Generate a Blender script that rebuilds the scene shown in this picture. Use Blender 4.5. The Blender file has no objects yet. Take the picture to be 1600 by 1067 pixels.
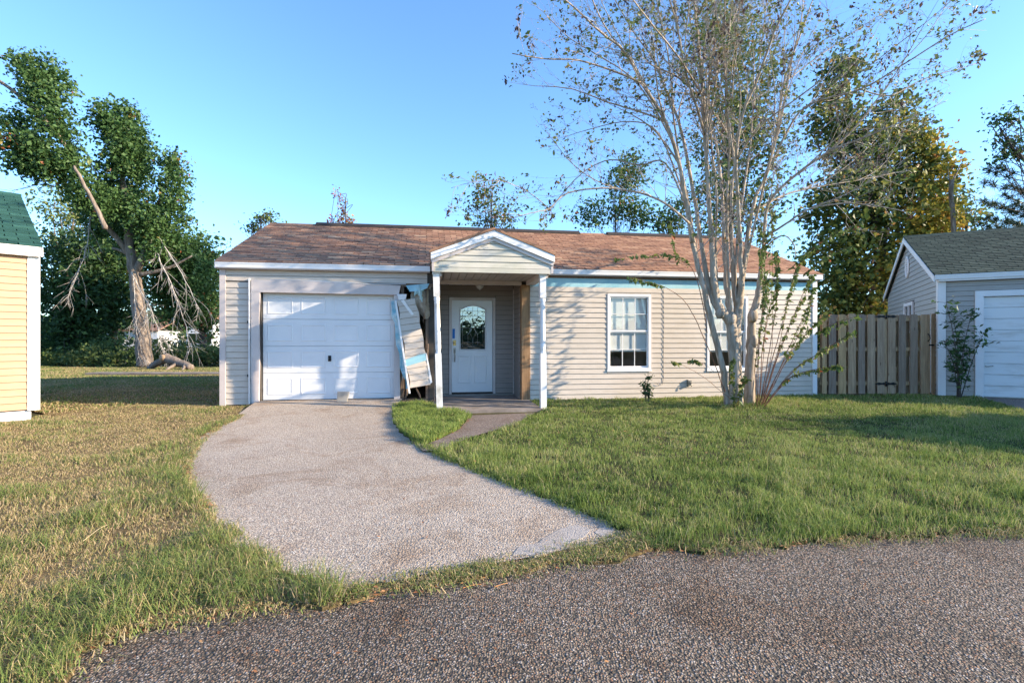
import bpy, math, random
import numpy as np
from mathutils import Vector, Matrix

random.seed(7)
RNG = np.random.default_rng(11)
scene = bpy.context.scene
COL = scene.collection
R = math.radians

# ------------------------------------------------------------------ camera
CAMH, FPX, HZ = 1.28, 800.0, 531.0
cam_data = bpy.data.cameras.new('camera')
cam_data.sensor_width = 36.0
cam_data.lens = 18.0
cam_data.shift_y = -0.0016
cam_data.clip_start = 0.05
cam_data.clip_end = 3000
cam = bpy.data.objects.new('camera', cam_data)
COL.objects.link(cam)
cam.location = (0, 0, CAMH)
cam.rotation_euler = (R(90), 0, 0)
scene.camera = cam

# ------------------------------------------------------------------ sky and sun
SUN_ELEV, SUN_AZ = 20.5, 100.0          # azimuth clockwise from the view direction (+Y)
world = bpy.data.worlds.new('World')
scene.world = world
world.use_nodes = True
wn = world.node_tree
bg = wn.nodes['Background']
sky = wn.nodes.new('ShaderNodeTexSky')
sky.sky_type = 'NISHITA'
sky.sun_disc = False
sky.sun_elevation = R(SUN_ELEV)
sky.sun_rotation = R(SUN_AZ)
sky.altitude = 10
sky.air_density = 1.0
sky.dust_density = 0.3
sky.ozone_density = 1.6
tint = wn.nodes.new('ShaderNodeMix'); tint.data_type = 'RGBA'; tint.blend_type = 'MULTIPLY'
tint.inputs[0].default_value = 1.0
tint.inputs[7].default_value = (0.62, 0.85, 1.10, 1)      # cool white balance of the whole sky
wn.links.new(sky.outputs[0], tint.inputs[6])
wn.links.new(tint.outputs[2], bg.inputs[0])
bg.inputs[1].default_value = 0.15
sun_data = bpy.data.lights.new('sun', 'SUN')
sun_data.energy = 4.5
sun_data.angle = R(0.53)
sun_data.color = (1.0, 0.82, 0.60)
sun = bpy.data.objects.new('sun', sun_data)
COL.objects.link(sun)
sd = Vector((math.sin(R(SUN_AZ)) * math.cos(R(SUN_ELEV)), math.cos(R(SUN_AZ)) * math.cos(R(SUN_ELEV)), math.sin(R(SUN_ELEV))))
sun.rotation_euler = sd.to_track_quat('Z', 'Y').to_euler()
sun.location = (30, -6, 20)
vs = scene.view_settings
vs.view_transform = 'Standard'
vs.look = 'None'
vs.gamma = 1.0
vs.use_curve_mapping = False
vs.exposure = 1.42
scene.cycles.max_bounces = 6
scene.cycles.transparent_max_bounces = 8

# ------------------------------------------------------------------ helpers
def at(px, py, Y):
    return Vector(((px - 800) / FPX * Y, Y, CAMH + (HZ - py) / FPX * Y))

def gpt(px, py, z=0.0):
    Y = (CAMH - z) * FPX / (py - HZ)
    return ((px - 800) / FPX * Y, Y)

def tag(o, label=None, cat=None, group=None, kind=None):
    if label: o['label'] = label
    if cat: o['category'] = cat
    if group: o['group'] = group
    if kind: o['kind'] = kind
    return o

def empty(name, loc=(0, 0, 0), rz=0.0, parent=None):
    o = bpy.data.objects.new(name, None)
    o.empty_display_size = 0.2
    COL.objects.link(o)
    o.location = loc
    o.rotation_euler = (0, 0, rz)
    o.parent = parent
    return o

def link(name, me, parent=None):
    o = bpy.data.objects.new(name, me)
    COL.objects.link(o)
    o.parent = parent
    return o

class MB:
    """collects shapes, builds ONE mesh object"""
    def __init__(s):
        s.v = []; s.f = []; s.t = []; s.sm = []
    def add(s, vs, fs, tone=0.5, smooth=False):
        n = len(s.v)
        s.v += [tuple(p) for p in vs]
        s.t += [tone] * len(vs)
        s.f += [tuple(i + n for i in f) for f in fs]
        s.sm += [smooth] * len(fs)
        return s
    def box(s, x0, x1, y0, y1, z0, z1, tone=0.5, m=None):
        vs = [(x0, y0, z0), (x1, y0, z0), (x1, y1, z0), (x0, y1, z0), (x0, y0, z1), (x1, y0, z1), (x1, y1, z1), (x0, y1, z1)]
        if m is not None: vs = [m @ Vector(p) for p in vs]
        return s.add(vs, [(0, 3, 2, 1), (4, 5, 6, 7), (0, 1, 5, 4), (1, 2, 6, 5), (2, 3, 7, 6), (3, 0, 4, 7)], tone)
    def prism(s, poly, a, b, axis='y', tone=0.5):
        """poly in the two other axes, extruded from a to b along axis"""
        def mk(p, q):
            if axis == 'y': return (p[0], q, p[1])
            if axis == 'x': return (q, p[0], p[1])
            return (p[0], p[1], q)
        n = len(poly)
        vs = [mk(p, a) for p in poly] + [mk(p, b) for p in poly]
        fs = [tuple(range(n)), tuple(range(2 * n - 1, n - 1, -1))]
        for i in range(n):
            j = (i + 1) % n
            fs.append((i, i + n, j + n, j))
        return s.add(vs, fs, tone)
    def tube(s, pts, rad, sides=6, tone=0.5, cap=True):
        pts = [Vector(p) for p in pts]
        n = len(pts)
        if not isinstance(rad, (list, tuple)): rad = [rad] * n
        prev = None; rings = []
        for i, p in enumerate(pts):
            d = (pts[min(i + 1, n - 1)] - pts[max(i - 1, 0)])
            if d.length < 1e-9: d = Vector((0, 0, 1))
            d.normalize()
            if prev is None:
                a = d.cross(Vector((0.31, 0.87, 0.38)))
                if a.length < 1e-3: a = d.cross(Vector((1, 0, 0)))
            else:
                a = prev - d * prev.dot(d)
            a.normalize(); prev = a
            b = d.cross(a)
            rings.append([p + (a * math.cos(2 * math.pi * k / sides) + b * math.sin(2 * math.pi * k / sides)) * rad[i] for k in range(sides)])
        vs = [q for r in rings for q in r]
        fs = []
        for i in range(n - 1):
            for k in range(sides):
                k2 = (k + 1) % sides
                fs.append((i * sides + k, i * sides + k2, (i + 1) * sides + k2, (i + 1) * sides + k))
        if cap:
            fs.append(tuple(range(sides))[::-1]); fs.append(tuple((n - 1) * sides + k for k in range(sides)))
        return s.add(vs, fs, tone, True)
    def lathe(s, prof, cx, cy, sides=16, tone=0.5):
        """prof: list of (radius, z)"""
        return s.tube([(cx, cy, z) for r, z in prof], [r for r, z in prof], sides, tone)
    def mesh(s, name):
        me = bpy.data.meshes.new(name)
        me.from_pydata(s.v, [], s.f)
        me.polygons.foreach_set('use_smooth', s.sm)
        at_ = me.attributes.new('tone', 'FLOAT', 'POINT')
        at_.data.foreach_set('value', s.t)
        me.update()
        return me
    def build(s, name, mat, parent=None, bevel=0):
        me = s.mesh(name)
        me.materials.append(mat)
        o = link(name, me, parent)
        if bevel:
            b = o.modifiers.new('bevel', 'BEVEL'); b.width = bevel; b.segments = 2; b.limit_method = 'ANGLE'
        return o

def np_mesh(name, V, F, tone, mat, parent=None, smooth=False):
    """V (N,3), F (M,k) ints, tone (N,)"""
    me = bpy.data.meshes.new(name)
    M, k = F.shape
    me.vertices.add(len(V)); me.vertices.foreach_set('co', np.ascontiguousarray(V, dtype=np.float32).ravel())
    me.loops.add(M * k); me.loops.foreach_set('vertex_index', np.ascontiguousarray(F, dtype=np.int32).ravel())
    me.polygons.add(M)
    me.polygons.foreach_set('loop_start', np.arange(0, M * k, k, dtype=np.int32))
    me.polygons.foreach_set('use_smooth', np.full(M, smooth))
    a = me.attributes.new('tone', 'FLOAT', 'POINT')
    a.data.foreach_set('value', np.ascontiguousarray(tone, dtype=np.float32))
    me.update(calc_edges=True)
    me.validate()
    me.materials.append(mat)
    return link(name, me, parent)

def vnoise(x, y, scale, seed=0):
    g = np.random.default_rng(seed).random((128, 128))
    u = np.asarray(x) / scale + 1000.0; v = np.asarray(y) / scale + 1000.0
    i = np.floor(u).astype(int); j = np.floor(v).astype(int)
    fu = u - i; fv = v - j
    fu = fu * fu * (3 - 2 * fu); fv = fv * fv * (3 - 2 * fv)
    i %= 127; j %= 127
    return (g[i, j] * (1 - fu) + g[i + 1, j] * fu) * (1 - fv) + (g[i, j + 1] * (1 - fu) + g[i + 1, j + 1] * fu) * fv

def in_poly(x, y, poly):
    ins = np.zeros(len(x), bool)
    n = len(poly)
    for i in range(n):
        x0, y0 = poly[i]; x1, y1 = poly[(i + 1) % n]
        c = (y0 > y) != (y1 > y)
        with np.errstate(divide='ignore', invalid='ignore'):
            xi = (x1 - x0) * (y - y0) / (y1 - y0 + 1e-12) + x0
        ins ^= c & (x < xi)
    return ins

# ------------------------------------------------------------------ materials
def lin(c):
    return tuple(c) + (1.0,) if len(c) == 3 else tuple(c)

class NT:
    def __init__(s, name):
        s.m = bpy.data.materials.new(name)
        s.m.use_nodes = True
        s.t = s.m.node_tree
        s.t.nodes.clear()
        s.out = s.n('ShaderNodeOutputMaterial')
    def n(s, typ, **kw):
        nd = s.t.nodes.new(typ)
        for k, v in kw.items(): setattr(nd, k, v)
        return nd
    def l(s, a, b): s.t.links.new(a, b)
    def coord(s, stretch=(1, 1, 1), kind='Object'):
        tc = s.n('ShaderNodeTexCoord'); mp = s.n('ShaderNodeMapping')
        mp.inputs['Scale'].default_value = stretch
        s.l(tc.outputs[kind], mp.inputs['Vector'])
        return mp.outputs[0]
    def noise(s, vec, scale, detail=5, rough=0.6, dist=0.0):
        t = s.n('ShaderNodeTexNoise')
        t.inputs['Scale'].default_value = scale; t.inputs['Detail'].default_value = detail
        t.inputs['Roughness'].default_value = rough; t.inputs['Distortion'].default_value = dist
        s.l(vec, t.inputs['Vector'])
        return t.outputs['Fac']
    def ramp(s, fac, stops, interp='LINEAR'):
        r = s.n('ShaderNodeValToRGB'); cr = r.color_ramp; cr.interpolation = interp
        while len(cr.elements) < len(stops): cr.elements.new(0.5)
        for e, (p, c) in zip(cr.elements, stops):
            e.position = p; e.color = lin(c)
        s.l(fac, r.inputs[0])
        return r.outputs[0]
    def mix(s, fac, a, b, mode='MIX'):
        m = s.n('ShaderNodeMix', data_type='RGBA', blend_type=mode)
        m.clamp_factor = True
        for sock, val in ((m.inputs[0], fac), (m.inputs[6], a), (m.inputs[7], b)):
            if hasattr(val, 'is_linked'): s.l(val, sock)
            else: sock.default_value = lin(val) if isinstance(val, (tuple, list)) else val
        return m.outputs[2]
    def attr(s, name='tone'):
        a = s.n('ShaderNodeAttribute'); a.attribute_name = name
        return a.outputs['Fac']
    def bump(s, h, strength=0.4, dist=0.01, normal=None):
        b = s.n('ShaderNodeBump'); b.inputs['Strength'].default_value = strength; b.inputs['Distance'].default_value = dist
        s.l(h, b.inputs['Height'])
        if normal is not None: s.l(normal, b.inputs['Normal'])
        return b.outputs[0]
    def done(s, col, rough=0.6, normal=None, spec=0.3, transl=0.0, metal=0.0):
        p = s.n('ShaderNodeBsdfPrincipled')
        if hasattr(col, 'is_linked'): s.l(col, p.inputs['Base Color'])
        else: p.inputs['Base Color'].default_value = lin(col)
        if hasattr(rough, 'is_linked'): s.l(rough, p.inputs['Roughness'])
        else: p.inputs['Roughness'].default_value = rough
        p.inputs['Specular IOR Level'].default_value = spec
        p.inputs['Metallic'].default_value = metal
        if normal is not None: s.l(normal, p.inputs['Normal'])
        sh = p.outputs[0]
        if transl > 0:
            tr = s.n('ShaderNodeBsdfTranslucent')
            if hasattr(col, 'is_linked'): s.l(col, tr.inputs[0])
            else: tr.inputs[0].default_value = lin(col)
            mx = s.n('ShaderNodeMixShader'); mx.inputs[0].default_value = transl
            s.l(sh, mx.inputs[1]); s.l(tr.outputs[0], mx.inputs[2]); sh = mx.outputs[0]
        s.l(sh, s.out.inputs['Surface'])
        return s.m

def simple(name, c1, c2=None, scale=6, rough=0.6, stretch=(1, 1, 1), bump=0.0, bscale=40, spec=0.3, lo=0.35, hi=0.7, metal=0.0, kind='Object'):
    k = NT(name)
    v = k.coord(stretch, kind)
    col = c1
    if c2 is not None:
        col = k.ramp(k.noise(v, scale), [(lo, c1), (hi, c2)])
    nr = k.bump(k.noise(v, bscale, 4), bump, 0.004) if bump else None
    return k.done(col, rough, nr, spec, metal=metal)

def toned(name, stops, rough=0.6, spec=0.25, transl=0.0, nscale=None, namt=0.35, stretch=(1, 1, 1), bump=0.0, bscale=60):
    k = NT(name)
    col = k.ramp(k.attr(), stops)
    v = k.coord(stretch) if (nscale or bump) else None
    if nscale:
        g = k.ramp(k.noise(v, nscale, 5), [(0.3, (1 - namt,) * 3), (0.7, (1 + 0 * namt,) * 3)])
        col = k.mix(1.0, col, g, 'MULTIPLY')
    nr = k.bump(k.noise(v, bscale, 4), bump, 0.004) if bump else None
    return k.done(col, rough, nr, spec, transl)

def siding_mat(name, c, dirt=(0.36, 0.33, 0.25), amt=0.5):
    k = NT(name)
    v = k.coord()
    vs_ = k.coord((1.0, 1.0, 6.0))
    n1 = k.ramp(k.noise(v, 0.9, 7, 0.7), [(0.38, (0, 0, 0)), (0.72, (amt,) * 3)])
    n2 = k.ramp(k.noise(vs_, 3.0, 6, 0.7), [(0.3, (0.84, 0.83, 0.80)), (0.62, (1, 1, 1))])
    col = k.mix(1.0, c, n2, 'MULTIPLY')
    col = k.mix(n1, col, dirt)
    fine = k.noise(k.coord((3, 3, 60)), 9.0, 3)
    return k.done(col, 0.42, k.bump(fine, 0.12, 0.002), 0.35)

def wood_mat(name, stops, ax=2):
    k = NT(name)
    st = [14, 14, 14]; st[ax] = 0.8
    v = k.coord(tuple(st))
    g = k.noise(v, 1.6, 8, 0.65, 1.2)
    col = k.ramp(k.attr(), stops)
    col = k.mix(1.0, col, k.ramp(g, [(0.3, (0.5, 0.45, 0.42)), (0.62, (1.0, 1.0, 1.0))]), 'MULTIPLY')
    st2 = [7, 7, 7]; st2[ax] = 2.6
    kn = k.n('ShaderNodeTexVoronoi'); kn.inputs['Scale'].default_value = 0.9
    k.l(k.coord(tuple(st2)), kn.inputs['Vector'])
    col = k.mix(k.ramp(kn.outputs['Distance'], [(0.05, (0.75,) * 3), (0.13, (0, 0, 0))]), col, (0.10, 0.06, 0.035))
    return k.done(col, 0.8, k.bump(g, 0.35, 0.004), 0.2)

def glass_mat(name, tint=(0.03, 0.04, 0.045), refl=0.16, rip=2.5, ripa=0.03):
    k = NT(name)
    gl = k.n('ShaderNodeBsdfGlossy'); gl.inputs['Roughness'].default_value = 0.015; gl.inputs['Color'].default_value = (0.95, 0.97, 1, 1)
    tr = k.n('ShaderNodeBsdfTransparent'); tr.inputs[0].default_value = lin(tint)
    lw = k.n('ShaderNodeLayerWeight'); lw.inputs['Blend'].default_value = 0.5
    pw = k.n('ShaderNodeMath', operation='POWER'); pw.inputs[1].default_value = 5.0
    k.l(lw.outputs['Facing'], pw.inputs[0])
    ad = k.n('ShaderNodeMath', operation='MULTIPLY_ADD'); ad.inputs[1].default_value = 1.0 - refl; ad.inputs[2].default_value = refl
    k.l(pw.outputs[0], ad.inputs[0])
    nb = k.bump(k.noise(k.coord(), rip, 2), ripa, 0.02)
    k.l(nb, gl.inputs['Normal'])
    mx = k.n('ShaderNodeMixShader')
    k.l(ad.outputs[0], mx.inputs[0]); k.l(tr.outputs[0], mx.inputs[1]); k.l(gl.outputs[0], mx.inputs[2])
    k.l(mx.outputs[0], k.out.inputs['Surface'])
    return k.m

def aggregate(name, scale, stops, mortar, patch, patch_lo, patch_hi, bump=0.8, big=(0.75, 1.1)):
    """exposed aggregate concrete: rounded pebbles set in mortar"""
    k = NT(name)
    v = k.coord()
    wob = k.n('ShaderNodeTexNoise'); wob.inputs['Scale'].default_value = scale * 0.6; wob.inputs['Detail'].default_value = 1
    k.l(v, wob.inputs['Vector'])
    vv = k.n('ShaderNodeVectorMath', operation='SCALE'); vv.inputs['Scale'].default_value = 0.9 / scale
    k.l(wob.outputs['Color'], vv.inputs[0])
    va = k.n('ShaderNodeVectorMath', operation='ADD'); k.l(v, va.inputs[0]); k.l(vv.outputs[0], va.inputs[1])
    vo = k.n('ShaderNodeTexVoronoi'); vo.inputs['Scale'].default_value = scale
    k.l(va.outputs[0], vo.inputs['Vector'])
    sp = k.n('ShaderNodeSeparateColor'); k.l(vo.outputs['Color'], sp.inputs[0])
    peb = k.ramp(sp.outputs[0], stops)
    edge = k.ramp(vo.outputs['Distance'], [(0.42, (0, 0, 0)), (0.62, (1, 1, 1))])
    gone = k.ramp(sp.outputs[1], [(0.10, (1, 1, 1)), (0.14, (0, 0, 0))], 'CONSTANT')   # missing stones
    col = k.mix(edge, peb, mortar)
    pn = k.noise(v, 0.55, 7, 0.68, 0.4)
    pf = k.ramp(pn, [(patch_lo, (0, 0, 0)), (patch_hi, (0.62,) * 3)])
    col = k.mix(pf, col, patch)
    dirt = k.ramp(k.noise(v, 1.3, 7, 0.7, 0.8), [(0.50, (1, 1, 1)), (0.72, (0.66, 0.55, 0.45))])
    col = k.mix(1.0, col, dirt, 'MULTIPLY')
    bigv = k.ramp(k.noise(v, 0.33, 6, 0.6), [(0.3, (big[0],) * 3), (0.7, (big[1],) * 3)])
    col = k.mix(1.0, col, bigv, 'MULTIPLY')
    inv = k.n('ShaderNodeMath', operation='MULTIPLY_ADD'); inv.inputs[1].default_value = -1.3; inv.inputs[2].default_value = 1.0
    k.l(vo.outputs['Distance'], inv.inputs[0])
    ht = k.n('ShaderNodeMath', operation='MULTIPLY'); k.l(inv.outputs[0], ht.inputs[0])
    rn = k.n('ShaderNodeMath', operation='ADD'); rn.inputs[1].default_value = 0.45; k.l(sp.outputs[2], rn.inputs[0])
    k.l(rn.outputs[0], ht.inputs[1])
    nr = k.bump(ht.outputs[0], bump, 0.010)
    return k.done(col, 0.75, nr, 0.25)

# ------------------------------------------------------------------ material library
MT = {}
MT['siding'] = siding_mat('vinyl_siding_beige', (0.60, 0.528, 0.455), (0.43, 0.38, 0.30), 0.45)
MT['siding_gable'] = siding_mat('vinyl_siding_mildew', (0.60, 0.56, 0.49), (0.40, 0.40, 0.27), 0.75)
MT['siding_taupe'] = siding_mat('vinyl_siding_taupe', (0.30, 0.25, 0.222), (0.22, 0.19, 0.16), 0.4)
MT['soffit'] = simple('shade_toned_soffit', (0.36, 0.31, 0.28), (0.46, 0.40, 0.365), 3, 0.55)  # trim tone darkened: some of the ceiling's underside shade is in the colour
MT['siding_grey'] = siding_mat('vinyl_siding_greige', (0.40, 0.375, 0.345), (0.30, 0.28, 0.24), 0.35)
MT['siding_peach'] = siding_mat('vinyl_siding_peach', (0.47, 0.305, 0.185), (0.42, 0.285, 0.18), 0.3)
MT['white'] = simple('white_paint', (0.74, 0.73, 0.72), (0.80, 0.80, 0.80), 3, 0.45)
MT['trim'] = simple('beige_trim', (0.50, 0.44, 0.415), (0.60, 0.54, 0.515), 2.5, 0.5)
MT['weathered'] = simple('weathered_white_paint', (0.40, 0.38, 0.33), (0.76, 0.75, 0.73), 7, 0.65, (1, 1, 0.5), 0.3, 45, lo=0.30, hi=0.52)
MT['door_white'] = simple('garage_door_enamel', (0.66, 0.67, 0.68), (0.75, 0.75, 0.75), 1.4, 0.35, spec=0.4)
MT['door_old'] = simple('aged_garage_door', (0.56, 0.54, 0.50), (0.76, 0.76, 0.75), 2.2, 0.5, (0.6, 1, 3), lo=0.25, hi=0.5)
MT['black'] = simple('black_iron', (0.012, 0.012, 0.013), None, rough=0.45)
MT['dark'] = simple('shadow_line_backing', (0.05, 0.045, 0.04), (0.08, 0.07, 0.06), 3, 0.9)  # near-black sheathing: in the plank gaps it paints the lap shadow lines
MT['ridge'] = simple('ridge_vent', (0.035, 0.028, 0.025), (0.06, 0.05, 0.045), 12, 0.9)
MT['felt'] = simple('roof_deck', (0.10, 0.075, 0.06), (0.16, 0.11, 0.085), 8, 0.9)
MT['wrap'] = simple('blue_house_wrap', (0.25, 0.50, 0.58), (0.42, 0.64, 0.68), 2.2, 0.5, (1, 1, 0.2), 0.3, 20)
MT['foam'] = simple('blue_foam_board', (0.16, 0.40, 0.48), (0.62, 0.70, 0.70), 7, 0.6, bump=0.5, bscale=18)
MT['insul'] = simple('old_insulation', (0.20, 0.15, 0.10), (0.42, 0.37, 0.30), 11, 0.95, (1, 1, 0.4), 1.0, 30)
MT['brass'] = simple('brass', (0.60, 0.42, 0.16), None, rough=0.3, metal=1.0)
MT['nickel'] = simple('tarnished_nickel', (0.35, 0.33, 0.30), None, rough=0.35, metal=1.0)
MT['bluetag'] = simple('blue_tag', (0.02, 0.16, 0.50), None, rough=0.4)
MT['concrete'] = simple('concrete', (0.21, 0.20, 0.18), (0.32, 0.30, 0.27), 6, 0.85, bump=0.4, bscale=50)
MT['slabdark'] = simple('stained_concrete', (0.16, 0.135, 0.115), (0.30, 0.26, 0.23), 2.5, 0.85, bump=0.5, bscale=90)
MT['blind'] = simple('white_blind', (0.84, 0.83, 0.78), None, rough=0.6)
MT['glass'] = glass_mat('window_glass', (0.92, 0.94, 0.94), 0.07)
MT['door_glass'] = glass_mat('leaded_glass', (0.12, 0.14, 0.15), 0.30, 7, 0.12)
MT['came'] = simple('lead_came', (0.42, 0.43, 0.44), None, rough=0.35, metal=0.8)
MT['lampglass'] = simple('frosted_lamp_glass', (0.5, 0.5, 0.48), None, rough=0.25)
MT['screen'] = simple('grey_cord', (0.30, 0.28, 0.26), None, rough=0.7)
MT['timber'] = wood_mat('treated_timber', [(0.0, (0.22, 0.125, 0.065)), (1.0, (0.42, 0.27, 0.15))])
MT['stud'] = wood_mat('old_stud', [(0.0, (0.16, 0.115, 0.085)), (1.0, (0.28, 0.21, 0.16))])
MT['picket'] = wood_mat('weathered_picket', [(0.0, (0.33, 0.25, 0.19)), (0.5, (0.50, 0.345, 0.22)), (1.0, (0.60, 0.385, 0.19))])
MT['shingle_brown'] = toned('brown_shingle', [(0.0, (0.22, 0.120, 0.085)), (0.3, (0.35, 0.192, 0.127)), (0.65, (0.47, 0.270, 0.172)), (1.0, (0.60, 0.40, 0.265))], 0.9, 0.15, nscale=5, namt=0.35, bump=0.6, bscale=180)
MT['shingle_green'] = toned('green_shingle', [(0.0, (0.045, 0.060, 0.048)), (0.5, (0.075, 0.098, 0.075)), (1.0, (0.115, 0.140, 0.105))], 0.9, 0.15, nscale=6, namt=0.3, bump=0.6, bscale=180)
MT['shingle_teal'] = toned('teal_green_shingle', [(0.0, (0.020, 0.062, 0.050)), (0.5, (0.035, 0.105, 0.085)), (1.0, (0.055, 0.150, 0.120))], 0.9, 0.15, nscale=6, namt=0.3, bump=0.6, bscale=180)
MT['grass_green'] = toned('lawn_grass', [(0.0, (0.060, 0.100, 0.022)), (0.3, (0.155, 0.228, 0.054)), (0.6, (0.268, 0.340, 0.092)), (0.82, (0.37, 0.36, 0.15)), (1.0, (0.50, 0.42, 0.25))], 0.7, 0.1, 0.35)
MT['grass_dry'] = toned('dry_grass', [(0.0, (0.075, 0.125, 0.034)), (0.3, (0.17, 0.235, 0.068)), (0.55, (0.28, 0.25, 0.100)), (0.8, (0.40, 0.30, 0.165)), (1.0, (0.52, 0.41, 0.26))], 0.75, 0.1, 0.25)
MT['litter'] = toned('dead_leaves', [(0.0, (0.10, 0.05, 0.025)), (0.5, (0.28, 0.115, 0.05)), (1.0, (0.46, 0.25, 0.11))], 0.8, 0.2, 0.1)
MT['straw'] = simple('dry_stalk', (0.55, 0.42, 0.24), (0.65, 0.55, 0.36), 20, 0.7)
MT['rust_straw'] = simple('orange_straw', (0.46, 0.20, 0.07), (0.55, 0.30, 0.12), 20, 0.7)
peb = [(0.0, (0.045, 0.036, 0.032)), (0.2, (0.125, 0.085, 0.064)), (0.4, (0.33, 0.255, 0.19)), (0.55, (0.24, 0.205, 0.17)), (0.7, (0.43, 0.35, 0.265)), (0.84, (0.33, 0.165, 0.085)), (0.92, (0.27, 0.25, 0.245)), (1.0, (0.58, 0.52, 0.46))]
MT['road'] = aggregate('road_aggregate', 96, peb, (0.095, 0.082, 0.064), (0.35, 0.315, 0.265), 0.56, 0.88, 0.85, (0.60, 1.10))
peb2 = [(0.0, (0.11, 0.085, 0.075)), (0.2, (0.30, 0.245, 0.185)), (0.4, (0.55, 0.455, 0.35)), (0.6, (0.47, 0.415, 0.345)), (0.75, (0.64, 0.515, 0.385)), (0.88, (0.42, 0.27, 0.165)), (1.0, (0.74, 0.70, 0.62))]
MT['drive'] = aggregate('driveway_aggregate', 84, peb2, (0.335, 0.285, 0.235), (0.50, 0.455, 0.405), 0.55, 0.85, 0.6, (0.84, 1.12))
peb3 = [(0.0, (0.10, 0.08, 0.07)), (0.4, (0.26, 0.19, 0.155)), (0.7, (0.34, 0.27, 0.22)), (1.0, (0.46, 0.41, 0.37))]
MT['path'] = aggregate('path_aggregate', 84, peb3, (0.15, 0.12, 0.10), (0.30, 0.24, 0.19), 0.5, 0.8, 0.7, (0.8, 1.1))

MT['cement'] = aggregate('worn_cement', 90, [(0.0, (0.22, 0.19, 0.165)), (0.5, (0.38, 0.34, 0.30)), (1.0, (0.50, 0.45, 0.40))], (0.36, 0.325, 0.29), (0.38, 0.35, 0.315), 0.4, 0.7, 0.35, (0.85, 1.1))
def soil(name, a, b, c):
    k = NT(name); v = k.coord()
    col = k.ramp(k.noise(v, 2.2, 8, 0.7), [(0.3, a), (0.5, b), (0.7, c)])
    col = k.mix(1.0, col, k.ramp(k.noise(v, 45, 3), [(0.3, (0.55,) * 3), (0.7, (1.15,) * 3)]), 'MULTIPLY')
    return k.done(col, 0.95, k.bump(k.noise(v, 60, 4), 0.8, 0.02), 0.1)
MT['soil_green'] = soil('lawn_soil', (0.030, 0.034, 0.014), (0.060, 0.062, 0.026), (0.105, 0.090, 0.045))
MT['soil_dry'] = soil('thatch_soil', (0.075, 0.065, 0.030), (0.19, 0.135, 0.065), (0.27, 0.20, 0.105))
MT['terrain'] = soil('terrain_grass', (0.05, 0.055, 0.02), (0.095, 0.085, 0.04), (0.15, 0.125, 0.065))

# ------------------------------------------------------------------ ground, road, drive, paths
TH = R(8.8)
HU = Vector((math.cos(TH), math.sin(TH), 0)); HV = Vector((-math.sin(TH), math.cos(TH), 0))
HO = Vector((-5.62, 9.90, 0))
def hw(t, w, z=0.0):
    p = HO + HU * t + HV * w
    return (p.x, p.y, z)

mb = MB()
S = 900
n = 12
mb.add([(-S + 2 * S * i / n, -S + 2 * S * j / n, -0.03) for j in range(n + 1) for i in range(n + 1)],
       [(j * (n + 1) + i, j * (n + 1) + i + 1, (j + 1) * (n + 1) + i + 1, (j + 1) * (n + 1) + i) for j in range(n) for i in range(n)])
tag(mb.build('ground', MT['terrain']), kind='structure')

G = lambda pts: [gpt(*p) for p in pts]
road_edge = G([(90, 1067), (120, 1012), (200, 982), (300, 961), (420, 946), (540, 931), (640, 914), (760, 896), (880, 874), (1000, 858), (1100, 860), (1200, 851), (1300, 843), (1400, 838), (1600, 832), (1800, 829)])
road_poly = [(-3.5, -12), (-3.0, 0.4), (-2.2, 1.6)] + [(x, y + 0.30) for x, y in road_edge] + [(7.5, 4.4), (11.5, 3.1), (15, -1), (15, -12)]
mb = MB(); mb.add([(x, y, -0.016) for x, y in road_poly], [tuple(range(len(road_poly)))])
tag(mb.build('road', MT['road']), kind='structure')

dl = G([(379, 648), (338, 670), (304, 697), (290, 728), (297, 760), (327, 800), (378, 845), (434, 882), (494, 908), (526, 918)])
dr = G([(612, 640), (614, 658), (626, 676), (650, 691), (676, 704), (720, 725), (780, 747), (860, 777), (940, 807), (988, 827), (950, 843), (880, 853), (800, 870), (700, 887), (620, 898), (526, 918)])
gl_, gr_ = hw(0.72, 0.03), hw(3.36, 0.03)
lY = np.array([p[1] for p in dl[::-1]] + [gl_[1]]); lX = np.array([p[0] for p in dl[::-1]] + [gl_[0]])
rY = np.array([p[1] for p in dr[::-1]] + [gr_[1]]); rX = np.array([p[0] for p in dr[::-1]] + [gr_[0]])
o_ = np.argsort(rY); rY, rX = rY[o_], rX[o_]
mb = MB(); rows = 60; cols = 8; vs_ = []
for i in range(rows + 1):
    f = i / rows
    for j in range(cols + 1):
        g = j / cols
        yl = 2.67 + (gl_[1] - 2.67) * f; yr = 2.67 + (gr_[1] - 2.67) * f
        y = yl + (yr - yl) * g
        xl = np.interp(y, lY, lX); xr = np.interp(y, rY, rX)
        if i == rows: xl, xr = gl_[0], gr_[0]
        s_ = min(1, max(0, (y - 8.3) / 1.8)); z = -0.006 + 0.091 * s_ * s_ * (3 - 2 * s_)
        vs_.append((xl - 0.08 + (xr - xl + 0.16) * g, y - (0.10 if i == 0 else 0), z))
mb.add(vs_, [(i * (cols + 1) + j, i * (cols + 1) + j + 1, (i + 1) * (cols + 1) + j + 1, (i + 1) * (cols + 1) + j) for i in range(rows) for j in range(cols)])
tag(mb.build('driveway', MT['drive']), kind='structure')

path_px = [(736, 650), (718, 672), (690, 686), (664, 697), (650, 692), (660, 706), (678, 706), (702, 698), (737, 684), (772, 674), (802, 666), (836, 646)]
mb = MB(); mb.add([(x, y, 0.014) for x, y in G(path_px)][::-1], [tuple(range(len(path_px)))])
tag(mb.build('path', MT['path']), kind='structure')

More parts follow.
